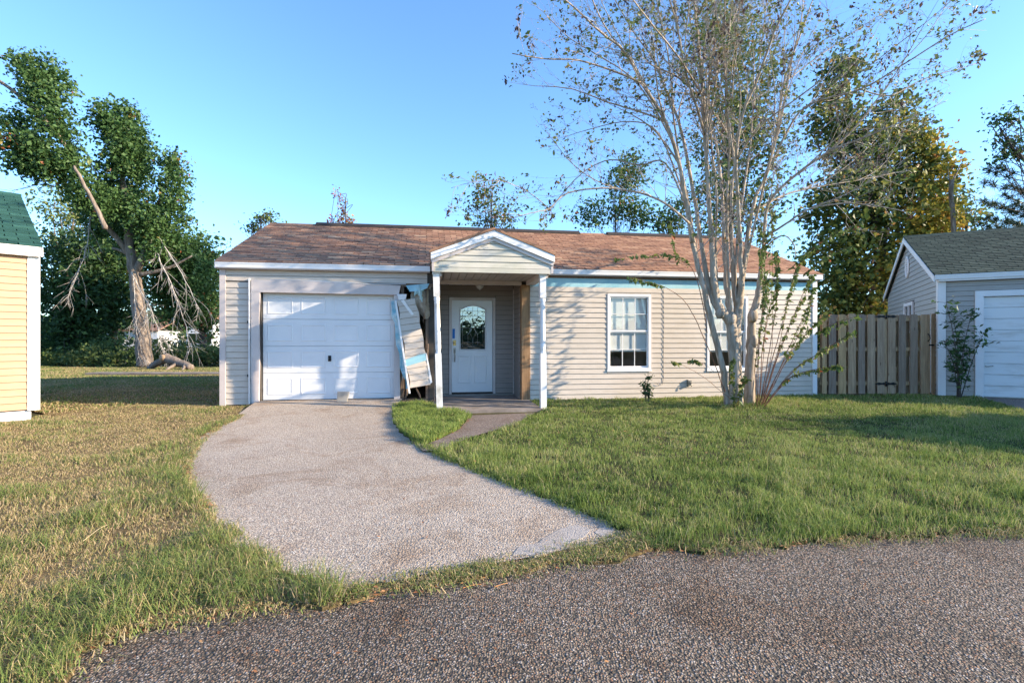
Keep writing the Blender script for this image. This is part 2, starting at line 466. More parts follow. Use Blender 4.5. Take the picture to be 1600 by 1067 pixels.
# neighbour frames
RO = Vector((9.81, 11.76, 0)); RA = R(-28.0)
RU = Vector((math.cos(RA), math.sin(RA), 0)); RV = Vector((-math.sin(RA), math.cos(RA), 0))
LA = R(48.0)
LU = Vector((math.cos(LA), math.sin(LA), 0)); LV = Vector((-math.sin(LA), math.cos(LA), 0))
LCOR = Vector((-7.66, 8.26, 0))
def rw(t, w, z=0.0):
    p = RO + RU * t + RV * w
    return (p.x, p.y, z)
mb = MB(); mb.add([rw(0.72, -6.5, -0.012), rw(3.75, -6.5, -0.012), rw(3.75, 0.02, -0.004), rw(0.72, 0.02, -0.004)], [(0, 1, 2, 3)])
tag(mb.build('neighbour_driveway', MT['path']), kind='structure')
mb = MB(); a, b = at(150, 588, 19.0), at(345, 588, 19.0)
mb.box(-15.6, -9.6, 18.7, 19.3, -0.02, 0.07)
tag(mb.build('concrete_walk', MT['slabdark'], bevel=0.01), kind='structure')

# ------------------------------------------------------------------ lawns
house_front = [hw(12.86, -0.02)[:2], hw(6.05, -0.02)[:2], hw(6.05, -1.45)[:2]]
lawn_r = G([(678, 707), (720, 727), (780, 749), (860, 779), (940, 809), (990, 829), (1004, 850), (1100, 858), (1200, 849), (1300, 841), (1400, 836), (1600, 830), (1800, 827)]) + \
    [(7.5, 4.3), rw(0.70, -6.4)[:2], rw(0.70, -0.03)[:2], rw(0.0, -0.03)[:2], (7.12, 11.9)] + house_front + G([(826, 651), (800, 665), (770, 673), (735, 683), (700, 697)])
wedge = G([(613, 636), (615, 660), (627, 677), (650, 691), (664, 696), (690, 685), (716, 671), (735, 652), (690, 641), (660, 634)])
lawn_l = G([(404, 633), (375, 648), (333, 670), (298, 697), (283, 728), (290, 760), (320, 800), (370, 845), (426, 882), (486, 910), (518, 922), (536, 932), (420, 944), (300, 959), (200, 980), (120, 1010), (88, 1067)]) + \
    [(-1.9, 1.3), (-8, 0.6), (-13.0, 2.0), (-7.75, 8.15), (-8.1, 8.9), (-7.0, 10.9), hw(-0.03, 0)[:2], hw(0.6, -0.02)[:2]]
yard = [hw(-0.03, 0)[:2], hw(-0.03, 6.5)[:2], (-4, 18.4), (-4, 24.5), (-30, 24.5), (-15.5, 13.5), (-8.1, 8.9), (-7.0, 10.9)]
strip = G([(522, 927), (620, 905), (700, 893), (800, 876), (880, 860), (950, 848), (990, 832), (1060, 852), (1000, 864), (900, 876), (800, 892), (700, 908), (620, 921), (545, 940)])

def rough(poly, amp=0.045, step=0.07, near=14.0):
    out = []; rq = random.Random(9)
    for (ax, ay), (bx, by) in zip(poly, poly[1:] + poly[:1]):
        L = math.hypot(bx - ax, by - ay)
        n = max(1, int(L / step)) if min(math.hypot(ax, ay), math.hypot(bx, by)) < near else 1
        for i in range(n):
            f = i / n; x_, y_ = ax + (bx - ax) * f, ay + (by - ay) * f
            j = amp * (0.6 * math.sin(x_ * 7.1 + y_ * 3.3) + 0.5 * math.sin(x_ * 17.3 - y_ * 13.1)) + rq.gauss(0, amp * 0.35)
            nx, ny = (ay - by) / (L + 1e-9), (bx - ax) / (L + 1e-9)
            out.append((x_ + nx * j, y_ + ny * j))
    return out
lawn_r, wedge, lawn_l, strip = rough(lawn_r, 0.05), rough(wedge, 0.03), rough(lawn_l, 0.05), rough(strip, 0.04)

def sheet(name, poly, z, mat):
    m = MB(); m.prism(poly, z, -0.04, 'z')
    return tag(m.build(name, mat), kind='structure')
sheet('lawn_soil', lawn_r, 0.002, MT['soil_green'])
sheet('lawn_soil', wedge, 0.004, MT['soil_green'])
sheet('dry_lawn_soil', lawn_l, 0.002, MT['soil_dry'])
sheet('yard_soil', yard, -0.006, MT['soil_dry'])
sheet('verge_soil', strip, 0.000, MT['soil_dry'])

def blades(x, y, z, h, wid, lean, tone):
    """5-vertex bent blades; returns V, F(tri), tone"""
    n = len(x)
    a = RNG.random(n) * 2 * np.pi
    la = RNG.random(n) * 2 * np.pi
    wx, wy = np.cos(a) * wid * 0.5, np.sin(a) * wid * 0.5
    lx, ly = np.cos(la) * lean * h, np.sin(la) * lean * h
    V = np.empty((n, 5, 3), np.float32)
    V[:, 0] = np.stack([x - wx, y - wy, z], 1); V[:, 1] = np.stack([x + wx, y + wy, z], 1)
    mz = z + h * 0.58
    V[:, 2] = np.stack([x - wx * 0.75 + lx * 0.32, y - wy * 0.75 + ly * 0.32, mz], 1)
    V[:, 3] = np.stack([x + wx * 0.75 + lx * 0.32, y + wy * 0.75 + ly * 0.32, mz], 1)
    V[:, 4] = np.stack([x + lx, y + ly, z + h * np.clip(1.0 - 0.42 * lean, 0.12, 1)], 1)
    F = (np.arange(n)[:, None, None] * 5 + np.array([[0, 1, 3], [0, 3, 2], [2, 3, 4]])[None]).reshape(-1, 3)
    return V.reshape(-1, 3), F, np.repeat(tone, 5)

def scatter(poly, dens, dmax):
    P = np.array(poly); x0, y0 = P.min(0); x1, y1 = P.max(0)
    y0 = max(y0, 1.2)
    N = int((x1 - x0) * (y1 - y0) * dmax)
    out = []
    while N > 0:
        k = min(N, 400000); N -= k
        x = x0 + RNG.random(k) * (x1 - x0); y = y0 + RNG.random(k) * (y1 - y0)
        m = (RNG.random(k) * dmax < dens(x, y)) & (np.abs(x) < 1.22 * y + 1.2)
        x, y = x[m], y[m]
        m = in_poly(x, y, poly)
        out.append(np.stack([x[m], y[m]], 1))
    return np.concatenate(out)

def edge_dist(x, y, line):
    d = np.full(len(x), 1e9)
    for (ax, ay), (bx, by) in zip(line[:-1], line[1:]):
        ex, ey = bx - ax, by - ay; L2 = ex * ex + ey * ey + 1e-12
        t = np.clip(((x - ax) * ex + (y - ay) * ey) / L2, 0, 1)
        d = np.minimum(d, np.hypot(x - ax - t * ex, y - ay - t * ey))
    return d

# green front lawn
pts = scatter(lawn_r, lambda x, y: np.clip(31000 / np.maximum(y, 1), 2200, 9000) * (0.14 + 1.0 * vnoise(x, y, 0.16, 3)), 9000)
x, y = pts.T
cl = vnoise(x, y, 0.35, 5); cl2 = vnoise(x, y, 1.1, 6); cl3 = vnoise(x, y, 0.12, 8)
h = (0.018 + 0.068 * cl * cl2 + 0.05 * cl3 ** 2) * (0.5 + 0.9 * RNG.random(len(x)))
h *= np.where(y < 6.5, 1.0 + 0.45 * np.clip((6.5 - y) / 2.5, 0, 1), 1.0)
dk = edge_dist(x, y, dr[3:10]); h *= 1 + 0.5 * np.exp(-dk / 0.25)
dc = np.hypot(x - 4.45, y - 9.75); h *= 1 + 1.6 * np.exp(-(dc / 0.45) ** 2)
tall = RNG.random(len(x)) < 0.02; h[tall] *= 1.7
tone = np.clip(0.08 + 0.62 * RNG.random(len(x)) + 0.30 * (cl2 - 0.4) + 0.35 * (vnoise(x, y, 0.35, 9) - 0.5), 0, 1)
dry = RNG.random(len(x)) < 0.07 + 0.30 * vnoise(x, y, 0.5, 12) ** 2; tone[dry] = 0.78 + 0.22 * RNG.random(dry.sum())
V, F, T = blades(x, y, np.full(len(x), 0.0), h, 0.0024 + 0.00044 * y, 0.25 + 0.85 * RNG.random(len(x)) ** 1.5, tone)
tag(np_mesh('lawn_grass', V, F, T, MT['grass_green']), 'long green lawn grass in front of the windows and fence', 'grass', kind='stuff')

pts = scatter(wedge, lambda x, y: 5200 + 0 * x, 5200); x, y = pts.T
h = (0.06 + 0.12 * vnoise(x, y, 0.25, 4)) * (0.6 + 0.7 * RNG.random(len(x)))
tone = np.clip(0.30 + 0.35 * RNG.random(len(x)), 0, 1); dry = RNG.random(len(x)) < 0.06; tone[dry] = 0.85
V, F, T = blades(x, y, np.full(len(x), 0.0), h, np.full(len(x), 0.0085), 0.25 + 0.8 * RNG.random(len(x)), tone)
tag(np_mesh('wedge_grass', V, F, T, MT['grass_green']), 'small wedge of tall grass between driveway and porch path', 'grass', kind='stuff')

# dry left lawn, greener near the drive and the road
dline = dl + G([(541, 930), (420, 944), (300, 959), (200, 980), (120, 1010), (88, 1067)])
pts = scatter(lawn_l, lambda x, y: np.clip(30000 / np.maximum(y, 1), 2900, 9000) * (0.14 + 1.0 * vnoise(x, y, 0.18, 21)), 9000)
x, y = pts.T
de = edge_dist(x, y, dline)
gr = np.exp(-de / 0.40) * 0.75 + 0.50 * np.clip((4.6 - y) / 2.0, 0, 1) + 1.4 * (vnoise(x, y, 0.6, 23) - 0.42) + 0.6 * (vnoise(x, y, 0.2, 24) - 0.5)
gr = np.clip(gr, 0, 1)
h = (0.012 + 0.022 * vnoise(x, y, 0.3, 25) + gr * (0.022 + 0.085 * vnoise(x, y, 0.3, 26))) * (0.55 + 0.9 * RNG.random(len(x)))
h *= np.where(y < 4.2, 1.25, 1.0)
tone = np.where(RNG.random(len(x)) < 0.10 + 0.72 * gr, 0.08 + 0.42 * RNG.random(len(x)), 0.50 + 0.5 * RNG.random(len(x)))
V, F, T = blades(x, y, np.full(len(x), 0.0), h, 0.0022 + 0.00048 * y, 0.35 + 1.0 * RNG.random(len(x)), tone)
tag(np_mesh('dry_lawn_grass', V, F, T, MT['grass_dry']), 'patchy straw coloured grass left of the driveway', 'grass', kind='stuff')

# back yard behind the cottages' side gap
pts = scatter(yard, lambda x, y: 520 + 0 * x, 520); x, y = pts.T
g2 = vnoise(x, y, 1.2, 31)
h = (0.02 + 0.05 * vnoise(x, y, 0.6, 32)) * (0.6 + 0.8 * RNG.random(len(x)))
tone = np.where(RNG.random(len(x)) < g2 * 0.9, 0.1 + 0.35 * RNG.random(len(x)), 0.5 + 0.45 * RNG.random(len(x)))
V, F, T = blades(x, y, np.full(len(x), -0.010), h, np.full(len(x), 0.02), 0.5 + 0.8 * RNG.random(len(x)), tone)
tag(np_mesh('yard_grass', V, F, T, MT['grass_dry']), 'thin shaded grass in the side yard behind the tan house', 'grass', kind='stuff')

# weeds in the joint between driveway and road
pts = scatter(strip, lambda x, y: 9000 * np.clip(vnoise(x, y, 0.16, 41) * 1.9 - 0.30, 0, 1), 9000); x, y = pts.T
h = (0.014 + 0.045 * vnoise(x, y, 0.14, 42)) * (0.6 + 0.8 * RNG.random(len(x)))
tone = np.where(RNG.random(len(x)) < 0.72, 0.1 + 0.45 * RNG.random(len(x)), 0.6 + 0.4 * RNG.random(len(x)))
V, F, T = blades(x, y, np.full(len(x), -0.002), h, np.full(len(x), 0.0052), 0.6 + 1.0 * RNG.random(len(x)), tone)
tag(np_mesh('verge_weeds', V, F, T, MT['grass_dry']), 'low weeds growing in the joint between driveway and road', 'weeds', kind='stuff')

# ragged fringe where grass creeps over the paving
def fringe(name, label, line, per_m, spread, hmax, mat, drymix, seed):
    r_ = np.random.default_rng(seed); L = np.array(line); seg = np.hypot(*(L[1:] - L[:-1]).T); cum = np.concatenate([[0], np.cumsum(seg)])
    n = int(cum[-1] * per_m); s = r_.random(n) * cum[-1]
    s = s[r_.random(n) < np.clip(vnoise(s, 0 * s, 0.22, seed) * 1.8 - 0.25, 0.05, 1)]; n = len(s)
    px_ = np.interp(s, cum, L[:, 0]) + r_.normal(0, spread, n); py_ = np.interp(s, cum, L[:, 1]) + r_.normal(0, spread, n)
    h = hmax * (0.25 + 0.75 * r_.random(n)) * (0.4 + 0.9 * vnoise(s, 0 * s, 0.3, seed + 1))
    tone = np.where(r_.random(n) < drymix, 0.6 + 0.4 * r_.random(n), 0.1 + 0.45 * r_.random(n))
    V, F, T = blades(px_, py_, np.full(n, -0.004), h, np.full(n, 0.0048), 0.5 + 1.1 * r_.random(n), tone)
    tag(np_mesh(name, V, F, T, MT[mat]), label, 'grass', kind='stuff')
fringe('grass_fringe', 'grass creeping over the right edge of the driveway', dr[3:10], 1500, 0.045, 0.09, 'grass_green', 0.2, 301)
fringe('grass_fringe', 'grass creeping over the curved left edge of the driveway', dl, 1000, 0.032, 0.06, 'grass_dry', 0.35, 302)
fringe('grass_fringe', 'dry grass and weeds along the road edge of both lawns', road_edge, 1700, 0.06, 0.06, 'grass_dry', 0.5, 303)
fringe('grass_fringe', 'weeds along the near end of the driveway slab', dr[9:], 1100, 0.035, 0.04, 'grass_dry', 0.35, 304)
for cpx in ([(798, 866), (812, 852), (838, 846), (858, 834), (878, 824), (902, 818), (920, 826), (914, 836), (890, 845), (868, 858), (836, 868)], [(930, 830), (945, 822), (962, 826), (958, 836), (940, 838)]):
    sheet('cement_patch', rough(G(cpx), 0.012, 0.03), -0.0025, MT['cement'])

# fallen leaves along the edges
def litter(name, label, line, n, spread, z, size):
    t = RNG.random(n) * (len(line) - 1); i = t.astype(int); f = (t - i)[:, None]
    L = np.array(line); p = L[i] * (1 - f) + L[np.minimum(i + 1, len(L) - 1)] * f + RNG.normal(0, spread, (n, 2))
    a = RNG.random(n) * 2 * np.pi; s = size * (0.5 + RNG.random(n))
    ux, uy = np.cos(a) * s, np.sin(a) * s
    V = np.empty((n, 4, 3)); zz = z + RNG.random(n) * 0.012
    V[:, 0] = np.stack([p[:, 0] - ux, p[:, 1] - uy, zz], 1)
    V[:, 1] = np.stack([p[:, 0] + uy * 0.5, p[:, 1] - ux * 0.5, zz + s * 0.35], 1)
    V[:, 2] = np.stack([p[:, 0] + ux, p[:, 1] + uy, zz + 0.004], 1)
    V[:, 3] = np.stack([p[:, 0] - uy * 0.5, p[:, 1] + ux * 0.5, zz + s * 0.35 * RNG.random(n)], 1)
    F = np.arange(n)[:, None] * 4 + np.arange(4)[None]
    return tag(np_mesh(name, V.reshape(-1, 3), F, np.repeat(RNG.random(n), 4), MT['litter']), label, 'leaves', kind='stuff')
litter('leaf_litter', 'brown dead leaves along the grass edge of the driveway', dl[:6], 330, 0.035, 0.004, 0.014)
litter('leaf_litter', 'orange dead leaves where the lawn meets the road', road_edge[1:], 420, 0.05, -0.004, 0.011)
litter('leaf_litter', 'dead leaves scattered over the porch path', G([(664, 697), (716, 671), (735, 655)]), 90, 0.03, 0.012, 0.014)
litter('leaf_litter', 'few small dead leaves blown across the driveway', G([(420, 650), (500, 700), (560, 790), (700, 800), (820, 820)]), 110, 0.45, -0.002, 0.010)
litter('leaf_litter', 'few small dead leaves blown over the road', G([(300, 1010), (600, 980), (900, 930), (1300, 900), (1550, 900)]), 130, 0.22, -0.014, 0.009)
litter('leaf_litter', 'dead leaves lying in the lawn grass', G([(760, 690), (1000, 700), (1250, 720), (1500, 760)]), 120, 0.6, 0.03, 0.018)

# ------------------------------------------------------------------ building helpers
def cut(a, b, holes):
    """intervals of [a,b] outside the holes"""
    segs = [(a, b)]
    for h0, h1 in holes:
        nx = []
        for s0, s1 in segs:
            if h1 <= s0 or h0 >= s1: nx.append((s0, s1)); continue
            if h0 > s0: nx.append((s0, h0))
            if h1 < s1: nx.append((h1, s1))
        segs = nx
    return [s for s in segs if s[1] - s[0] > 0.015]

def sheath(x0, x1, z0, z1, y0, y1, holes=(), axis='x'):
    m = MB()
    zs = sorted({z0, z1} | {min(max(h[k], z0), z1) for h in holes for k in (2, 3)})
    for a, b in zip(zs[:-1], zs[1:]):
        if b - a < 1e-4: continue
        for s0, s1 in cut(x0, x1, [(h[0], h[1]) for h in holes if h[2] < (a + b) / 2 < h[3]]):
            if axis == 'x': m.box(s0, s1, y0, y1, a, b)
            else: m.box(y0, y1, s0, s1, a, b)
    return m

def planks(parent, org, sd, od, s0, s1, z0, z1, mat, holes=(), ch=0.111, clip=None, gap=0.003):
    """lap siding: every course (and every piece of a cut course) is an object of its own"""
    org, sd, od = Vector(org), Vector(sd), Vector(od)
    nC = max(1, round((z1 - z0) / ch)); c = (z1 - z0) / nC
    for i in range(nC):
        A, B = z0 + i * c, z0 + (i + 1) * c
        lo, hi = s0, s1
        if clip:
            (l0, r0), (l1, r1) = clip(A), clip(B)
            lo, hi = max(s0, min(l0, l1)), min(s1, max(r0, r1))
            if hi - lo < 0.03: continue
        hs = [h for h in holes if h[2] < B - 0.01 and h[3] > A + 0.01]
        pieces = [(p, q, A, B) for p, q in cut(lo, hi, [(h[0], h[1]) for h in hs])]
        for h in hs:                                   # slivers over and under an opening
            p, q = max(lo, h[0]), min(hi, h[1])
            if q - p < 0.03: continue
            if h[3] < B - 0.02: pieces.append((p, q, h[3], B))
            if h[2] > A + 0.02: pieces.append((p, q, A, h[2]))
        for p, q, a, b in pieces:
            p += gap; q -= gap
            pt, qt = p, q
            if clip:
                pt, qt = max(p, clip(b)[0]), min(q, clip(b)[1])
                p, q = max(p, clip(a)[0]), min(q, clip(a)[1])
                if qt < pt: pt = qt = (pt + qt) / 2
            jit = random.uniform(-0.0012, 0.0012)
            f0 = (a - A) / c; f1 = (b - A) / c; oo = lambda f: 0.0205 + (0.006 - 0.0205) * f
            a2 = a + 0.0055
            prof = [(0.001, a2), (oo(f0) + jit, a2), (oo(f0) + jit, min(b, a2 + 0.006)), (oo(f1), b), (0.001, b)]
            vs = []
            for e0, e1 in ((p, pt), (q, qt)):
                for (o_, z_) in prof:
                    f = (z_ - a) / (b - a)
                    vs.append(org + sd * (e0 + (e1 - e0) * f) + od * o_ + Vector((0, 0, z_)))
            n_ = len(prof)
            fs = [tuple(range(n_)), tuple(range(2 * n_ - 1, n_ - 1, -1))] + [(k, k + n_, (k + 1) % n_ + n_, (k + 1) % n_) for k in range(n_)]
            m = MB(); m.add(vs, fs)
            m.build('siding_plank', mat, parent)

def project(p):
    return 800 + FPX * p.x / p.y, HZ - FPX * (p.z - CAMH) / p.y

SH_CACHE = {}
def shingles(parent, mw, org, U, V, length, slope, mat, nind=300, exposure=0.136, w=0.305, skip=None, seed=1):
    rnd = random.Random(seed)
    org, U, V = Vector(org), Vector(U).normalized(), Vector(V).normalized()
    N = U.cross(V).normalized()
    L = exposure * 1.22; hw_ = w / 2 - 0.008
    base = [(-hw_, 0, 0.001), (hw_, 0, 0.001), (hw_, L, 0.001), (-hw_, L, 0.001), (-hw_, 0, 0.018), (hw_, 0, 0.018), (hw_, L, 0.005), (-hw_, L, 0.005)]
    fc = [(4, 5, 6, 7), (0, 1, 5, 4), (1, 2, 6, 5), (3, 0, 4, 7)]
    items = []
    rows = int(slope / exposure) + 1
    for r in range(rows):
        v = r * exposure
        ln = min(1.0, (slope - v) / L)
        off = (r % 2) * w / 2 + rnd.uniform(-0.02, 0.02)
        nT = int(length / w) + 2
        for c in range(nT):
            u0 = max(0, -off + c * w); u1 = min(length, -off + (c + 1) * w)
            if u1 - u0 < 0.03: continue
            u = (u0 + u1) / 2
            if skip and skip(u, v): continue
            tn = 0.46 + 0.22 * rnd.gauss(0, 0.8) + 0.05 * math.sin(u * 0.9 + r * 0.35) * math.sin(r * 0.8 + u * 0.3)
            tn = min(1, max(0, tn))
            items.append((u, v, (u1 - u0) / w, ln, tn, rnd.uniform(-0.012, 0.012), rnd.uniform(0, 0.004)))
    score = []
    for i, it in enumerate(items):
        p = mw @ (org + U * it[0] + V * it[1])
        px, py = project(p) if p.y > 0.5 else (-999, 0)
        ok = -10 < px < 1610 and -10 < py < 1070
        score.append((p.y if ok else 1e6 + p.length, i))
    ind = {i for s, i in sorted(score)[:nind] if s < 1e6}
    rest = MB()
    for i, (u, v, sx, sy, tn, rot, lift) in enumerate(items):
        mm = Matrix.Identity(4)
        ux = (U * math.cos(rot) + V * math.sin(rot)); vx = N.cross(ux)
        for k in range(3):
            mm[k][0], mm[k][1], mm[k][2] = ux[k] * sx, vx[k] * sy, N[k]
        pos = org + U * u + V * v + N * (0.002 + lift)
        mm[0][3], mm[1][3], mm[2][3] = pos
        if i in ind:
            key = (mat.name, int(tn * 11.99))
            if key not in SH_CACHE:
                t = MB(); t.add(base, fc, (key[1] + 0.5) / 12)
                me = t.mesh('shingle'); me.materials.append(mat); SH_CACHE[key] = me
            o = link('shingle', SH_CACHE[key], parent)
            o.matrix_local = mm
        else:
            rest.add([mm @ Vector(p) for p in base], fc, tn)
    if rest.v:
        tag(rest.build('shingle_courses', mat, parent), kind='stuff')

def rootmat(loc, rz):
    return Matrix.Translation(Vector(loc)) @ Matrix.Rotation(rz, 4, 'Z')

def window(parent, t0, t1, z0, z1, y=0.0, blinds=True):
    fw = 0.055
    m = MB()
    m.box(t0, t1, y - 0.030, y + 0.06, z1 - fw, z1); m.box(t0, t1, y - 0.030, y + 0.06, z0, z0 + fw)
    m.box(t0, t0 + fw, y - 0.030, y + 0.06, z0 + fw, z1 - fw); m.box(t1 - fw, t1, y - 0.030, y + 0.06, z0 + fw, z1 - fw)
    win = m.build('window', MT['white'], parent)
    m = MB(); m.box(t0 - 0.012, t1 + 0.012, y - 0.045, y - 0.031, z0 - 0.022, z0 + 0.012); m.build('sill', MT['white'], win)
    zm = (z0 + z1) / 2 + 0.01
    for k, (a, b, yy) in enumerate(((zm, z1 - fw, y - 0.008), (z0 + fw, zm, y + 0.022))):
        m = MB(); s = 0.030; l, r_ = t0 + fw, t1 - fw
        m.box(l, r_, yy, yy + 0.03, b - s, b); m.box(l, r_, yy, yy + 0.03, a, a + s + 0.008)
        m.box(l, l + s * 0.7, yy, yy + 0.03, a + s + 0.008, b - s); m.box(r_ - s * 0.7, r_, yy, yy + 0.03, a + s + 0.008, b - s)
        m.build('sash', MT['white'], win)
        gl0, gl1, gb, gt = l + s * 0.7, r_ - s * 0.7, a + s + 0.008, b - s
        cw, chh = (gl1 - gl0) / 3, (gt - gb) / 2
        m = MB()
        for c in (1, 2): m.box(gl0 + c * cw - 0.007, gl0 + c * cw + 0.007, yy + 0.004, yy + 0.022, gb, gt)
        for c in range(3): m.box(gl0 + c * cw + 0.007 * (c > 0), gl0 + (c + 1) * cw - 0.007 * (c < 2), yy + 0.005, yy + 0.021, gb + chh - 0.007, gb + chh + 0.007)
        m.build('muntin', MT['white'], win)
        for c in range(3):
            for d in range(2):
                m = MB(); xa, xb = gl0 + c * cw, gl0 + (c + 1) * cw; za, zb = gb + d * chh, gb + (d + 1) * chh
                tw = random.uniform(-0.0012, 0.0012); tw2 = random.uniform(-0.0012, 0.0012)
                m.add([(xa, yy + 0.012 + tw, za), (xb, yy + 0.012 - tw, za), (xb, yy + 0.012 - tw + tw2, zb), (xa, yy + 0.012 + tw + tw2, zb)], [(0, 1, 2, 3)])
                m.build('pane', MT['glass'], win)
    if blinds:
        m = MB(); z = z1 - 0.10
        while z > zm - 0.40:
            m.add([(t0 + 0.07, y + 0.058, z), (t1 - 0.07, y + 0.058, z), (t1 - 0.07, y + 0.07, z + 0.021), (t0 + 0.07, y + 0.07, z + 0.021)], [(0, 1, 2, 3)])
            z -= 0.024
        m.box(t0 + 0.07, t1 - 0.07, y + 0.058, y + 0.072, zm - 0.43, zm - 0.41)
        tag(m.build('blind', MT['blind'], win))
    return win

# ------------------------------------------------------------------ the storm-damaged cottage
HM = rootmat(HO, TH)
house = empty('cottage', HO, TH)
tag(house, 'beige vinyl cottage with brown shingle roof, white garage door and torn wall', 'house')
HL, HD = 12.80, 6.50
W1 = (7.774, 8.764, 0.614, 2.275); W2 = (10.09, 11.08, 0.600, 2.265)
inn = lambda w: (w[0] + 0.02, w[1] - 0.02, w[2] + 0.02, w[3] - 0.02)
holes = [(0.72, 3.28, 0.0, 2.215), (3.38, 3.955, 0.0, 2.36), (4.07, 5.89, 0.0, 2.52), inn(W1), inn(W2)]
fw_ = sheath(0.02, HL - 0.02, 0.0, 2.70, 0.0, 0.10, holes).build('wall', MT['dark'], house)
SX, OY = (1, 0, 0), (0, -1, 0)
planks(fw_, (0, 0, 0), SX, OY, 0.085, 0.535, 0.02, 2.40, MT['siding'])
planks(fw_, (0, 0, 0), SX, OY, 0.085, 3.93, 2.42, 2.64, MT['siding'])
planks(fw_, (0, 0, 0), SX, OY, 6.07, 12.70, 0.0, 2.41, MT['siding'], [W1, W2])
m = MB(); m.prism([(6.02, 2.412), (9.0, 2.408), (12.7, 2.412), (12.7, 2.60), (6.02, 2.60)], -0.006, -0.001, 'y')
m.build('house_wrap', MT['wrap'], house)
m = MB(); m.box(6.10, 12.70, -0.012, -0.001, 2.595, 2.64); m.build('nailing_strip', MT['stud'], house)
for a, b in ((-0.025, 0.085), (12.70, 12.82)):
    m = MB(); m.box(a, b, -0.032, 0.0, -0.02, 2.64); m.build('corner_board', MT['white'] if a > 1 else MT['trim'], house, 0.004)
# remaining shell
for xa, xb in ((0.0, 0.10), (HL - 0.10, HL)):
    m = MB(); m.box(xa, xb, 0.101, HD, -0.03, 2.70)
    m.prism([(0.02, 2.70), (HD - 0.02, 2.70), (3.28, 4.12)], xa + 0.002, xb - 0.002, 'x'); w_ = m.build('wall', MT['siding'], house)
planks(w_, (HL, 0, 0), (0, 1, 0), (1, 0, 0), 0.0, HD, 0.0, 2.66, MT['siding'])
m = MB(); m.box(0.1, HL - 0.1, HD - 0.1, HD, -0.03, 2.70); m.build('wall', MT['siding'], house)
m = MB(); m.box(0.1, HL - 0.1, 0.101, HD - 0.1, -0.028, 0.02); m.build('floor_slab', MT['slabdark'], house)
m = MB(); m.box(0.1, 4.0, 0.101, HD - 0.1, 2.62, 2.66); m.box(4.0, 5.95, 1.15, HD - 0.1, 2.62, 2.66); m.box(5.95, HL - 0.1, 0.101, HD - 0.1, 2.62, 2.66); m.build('ceiling', MT['blind'], house)
m = MB(); m.box(3.30, 3.36, 0.101, 4.0, 0.02, 2.62); m.box(9.35, 9.42, 0.101, 4.0, 0.02, 2.62); m.box(0.1, HL - 0.1, 4.0, 4.06, 0.02, 2.62); m.build('partition', MT['blind'], house)
# roof
EY, EZ, RY, RZ = -0.14, 2.765, 3.28, 4.25
m = MB(); m.prism([(EY, EZ - 0.012), (RY, RZ - 0.012), (HD + 0.14, EZ - 0.012), (HD + 0.14, EZ - 0.09), (RY, RZ - 0.09), (EY, EZ - 0.09)], -0.07, HL + 0.07, 'x')
roof = m.build('roof', MT['felt'], house)
sl = math.hypot(RY - EY, RZ - EZ)
PX0, PX1, PXC, PEZ, PAZ, PF = 4.02, 6.24, 5.13, 2.83, 3.256, -1.42
def under_porch(u, v):
    x_ = u - 0.08; f = v / sl; z_ = EZ + (RZ - EZ) * f
    return z_ < PAZ - 0.08 and abs(x_ - PXC) < 1.11 * (PAZ - z_) / (PAZ - PEZ) - 0.22
shingles(roof, HM, (-0.08, EY - 0.02, EZ - 0.004), (1, 0, 0), (0, RY - EY, RZ - EZ), HL + 0.16, sl, MT['shingle_brown'], 300, skip=under_porch, seed=4)
m = MB()
for a, b in ((1.05, 8.1), (8.9, 12.0)):
    m.prism([(RY - 0.15, RZ - 0.045), (RY, RZ + 0.045), (RY + 0.15, RZ - 0.045), (RY + 0.15, RZ - 0.012), (RY, RZ + 0.085), (RY - 0.15, RZ - 0.012)], a, b, 'x')
m.build('ridge_vent', MT['ridge'], roof)
m = MB()
for a, b in ((-0.08, 1.05), (8.1, 8.9), (12.0, HL + 0.08)):
    m.prism([(RY - 0.13, RZ - 0.05), (RY, RZ + 0.02), (RY + 0.13, RZ - 0.05), (RY, RZ + 0.035)], a, b, 'x', 0.6)
m.build('ridge_cap', MT['shingle_brown'], roof)
# fascia and frieze
for a, b in ((-0.06, 3.985), (6.27, HL + 0.06)):
    m = MB(); m.box(a, b, EY - 0.012, EY + 0.012, 2.665, 2.762); m.box(a, b, EY - 0.020, EY - 0.012, 2.735, 2.766); m.build('fascia', MT['white'], house)
    m = MB(); m.box(a, b, EY + 0.012, 0.0, 2.645, 2.668); m.build('soffit', MT['trim'], house)
for sx in (-0.075, HL + 0.045):
    for sg in (-1, 1):
        m = MB(); y0_ = RY + sg * (RY - EY)
        m.prism([(y0_, EZ - 0.11), (RY, RZ - 0.11), (RY, RZ - 0.016), (y0_, EZ - 0.016)], sx, sx + 0.03, 'x'); m.build('rake_board', MT['white'], house)

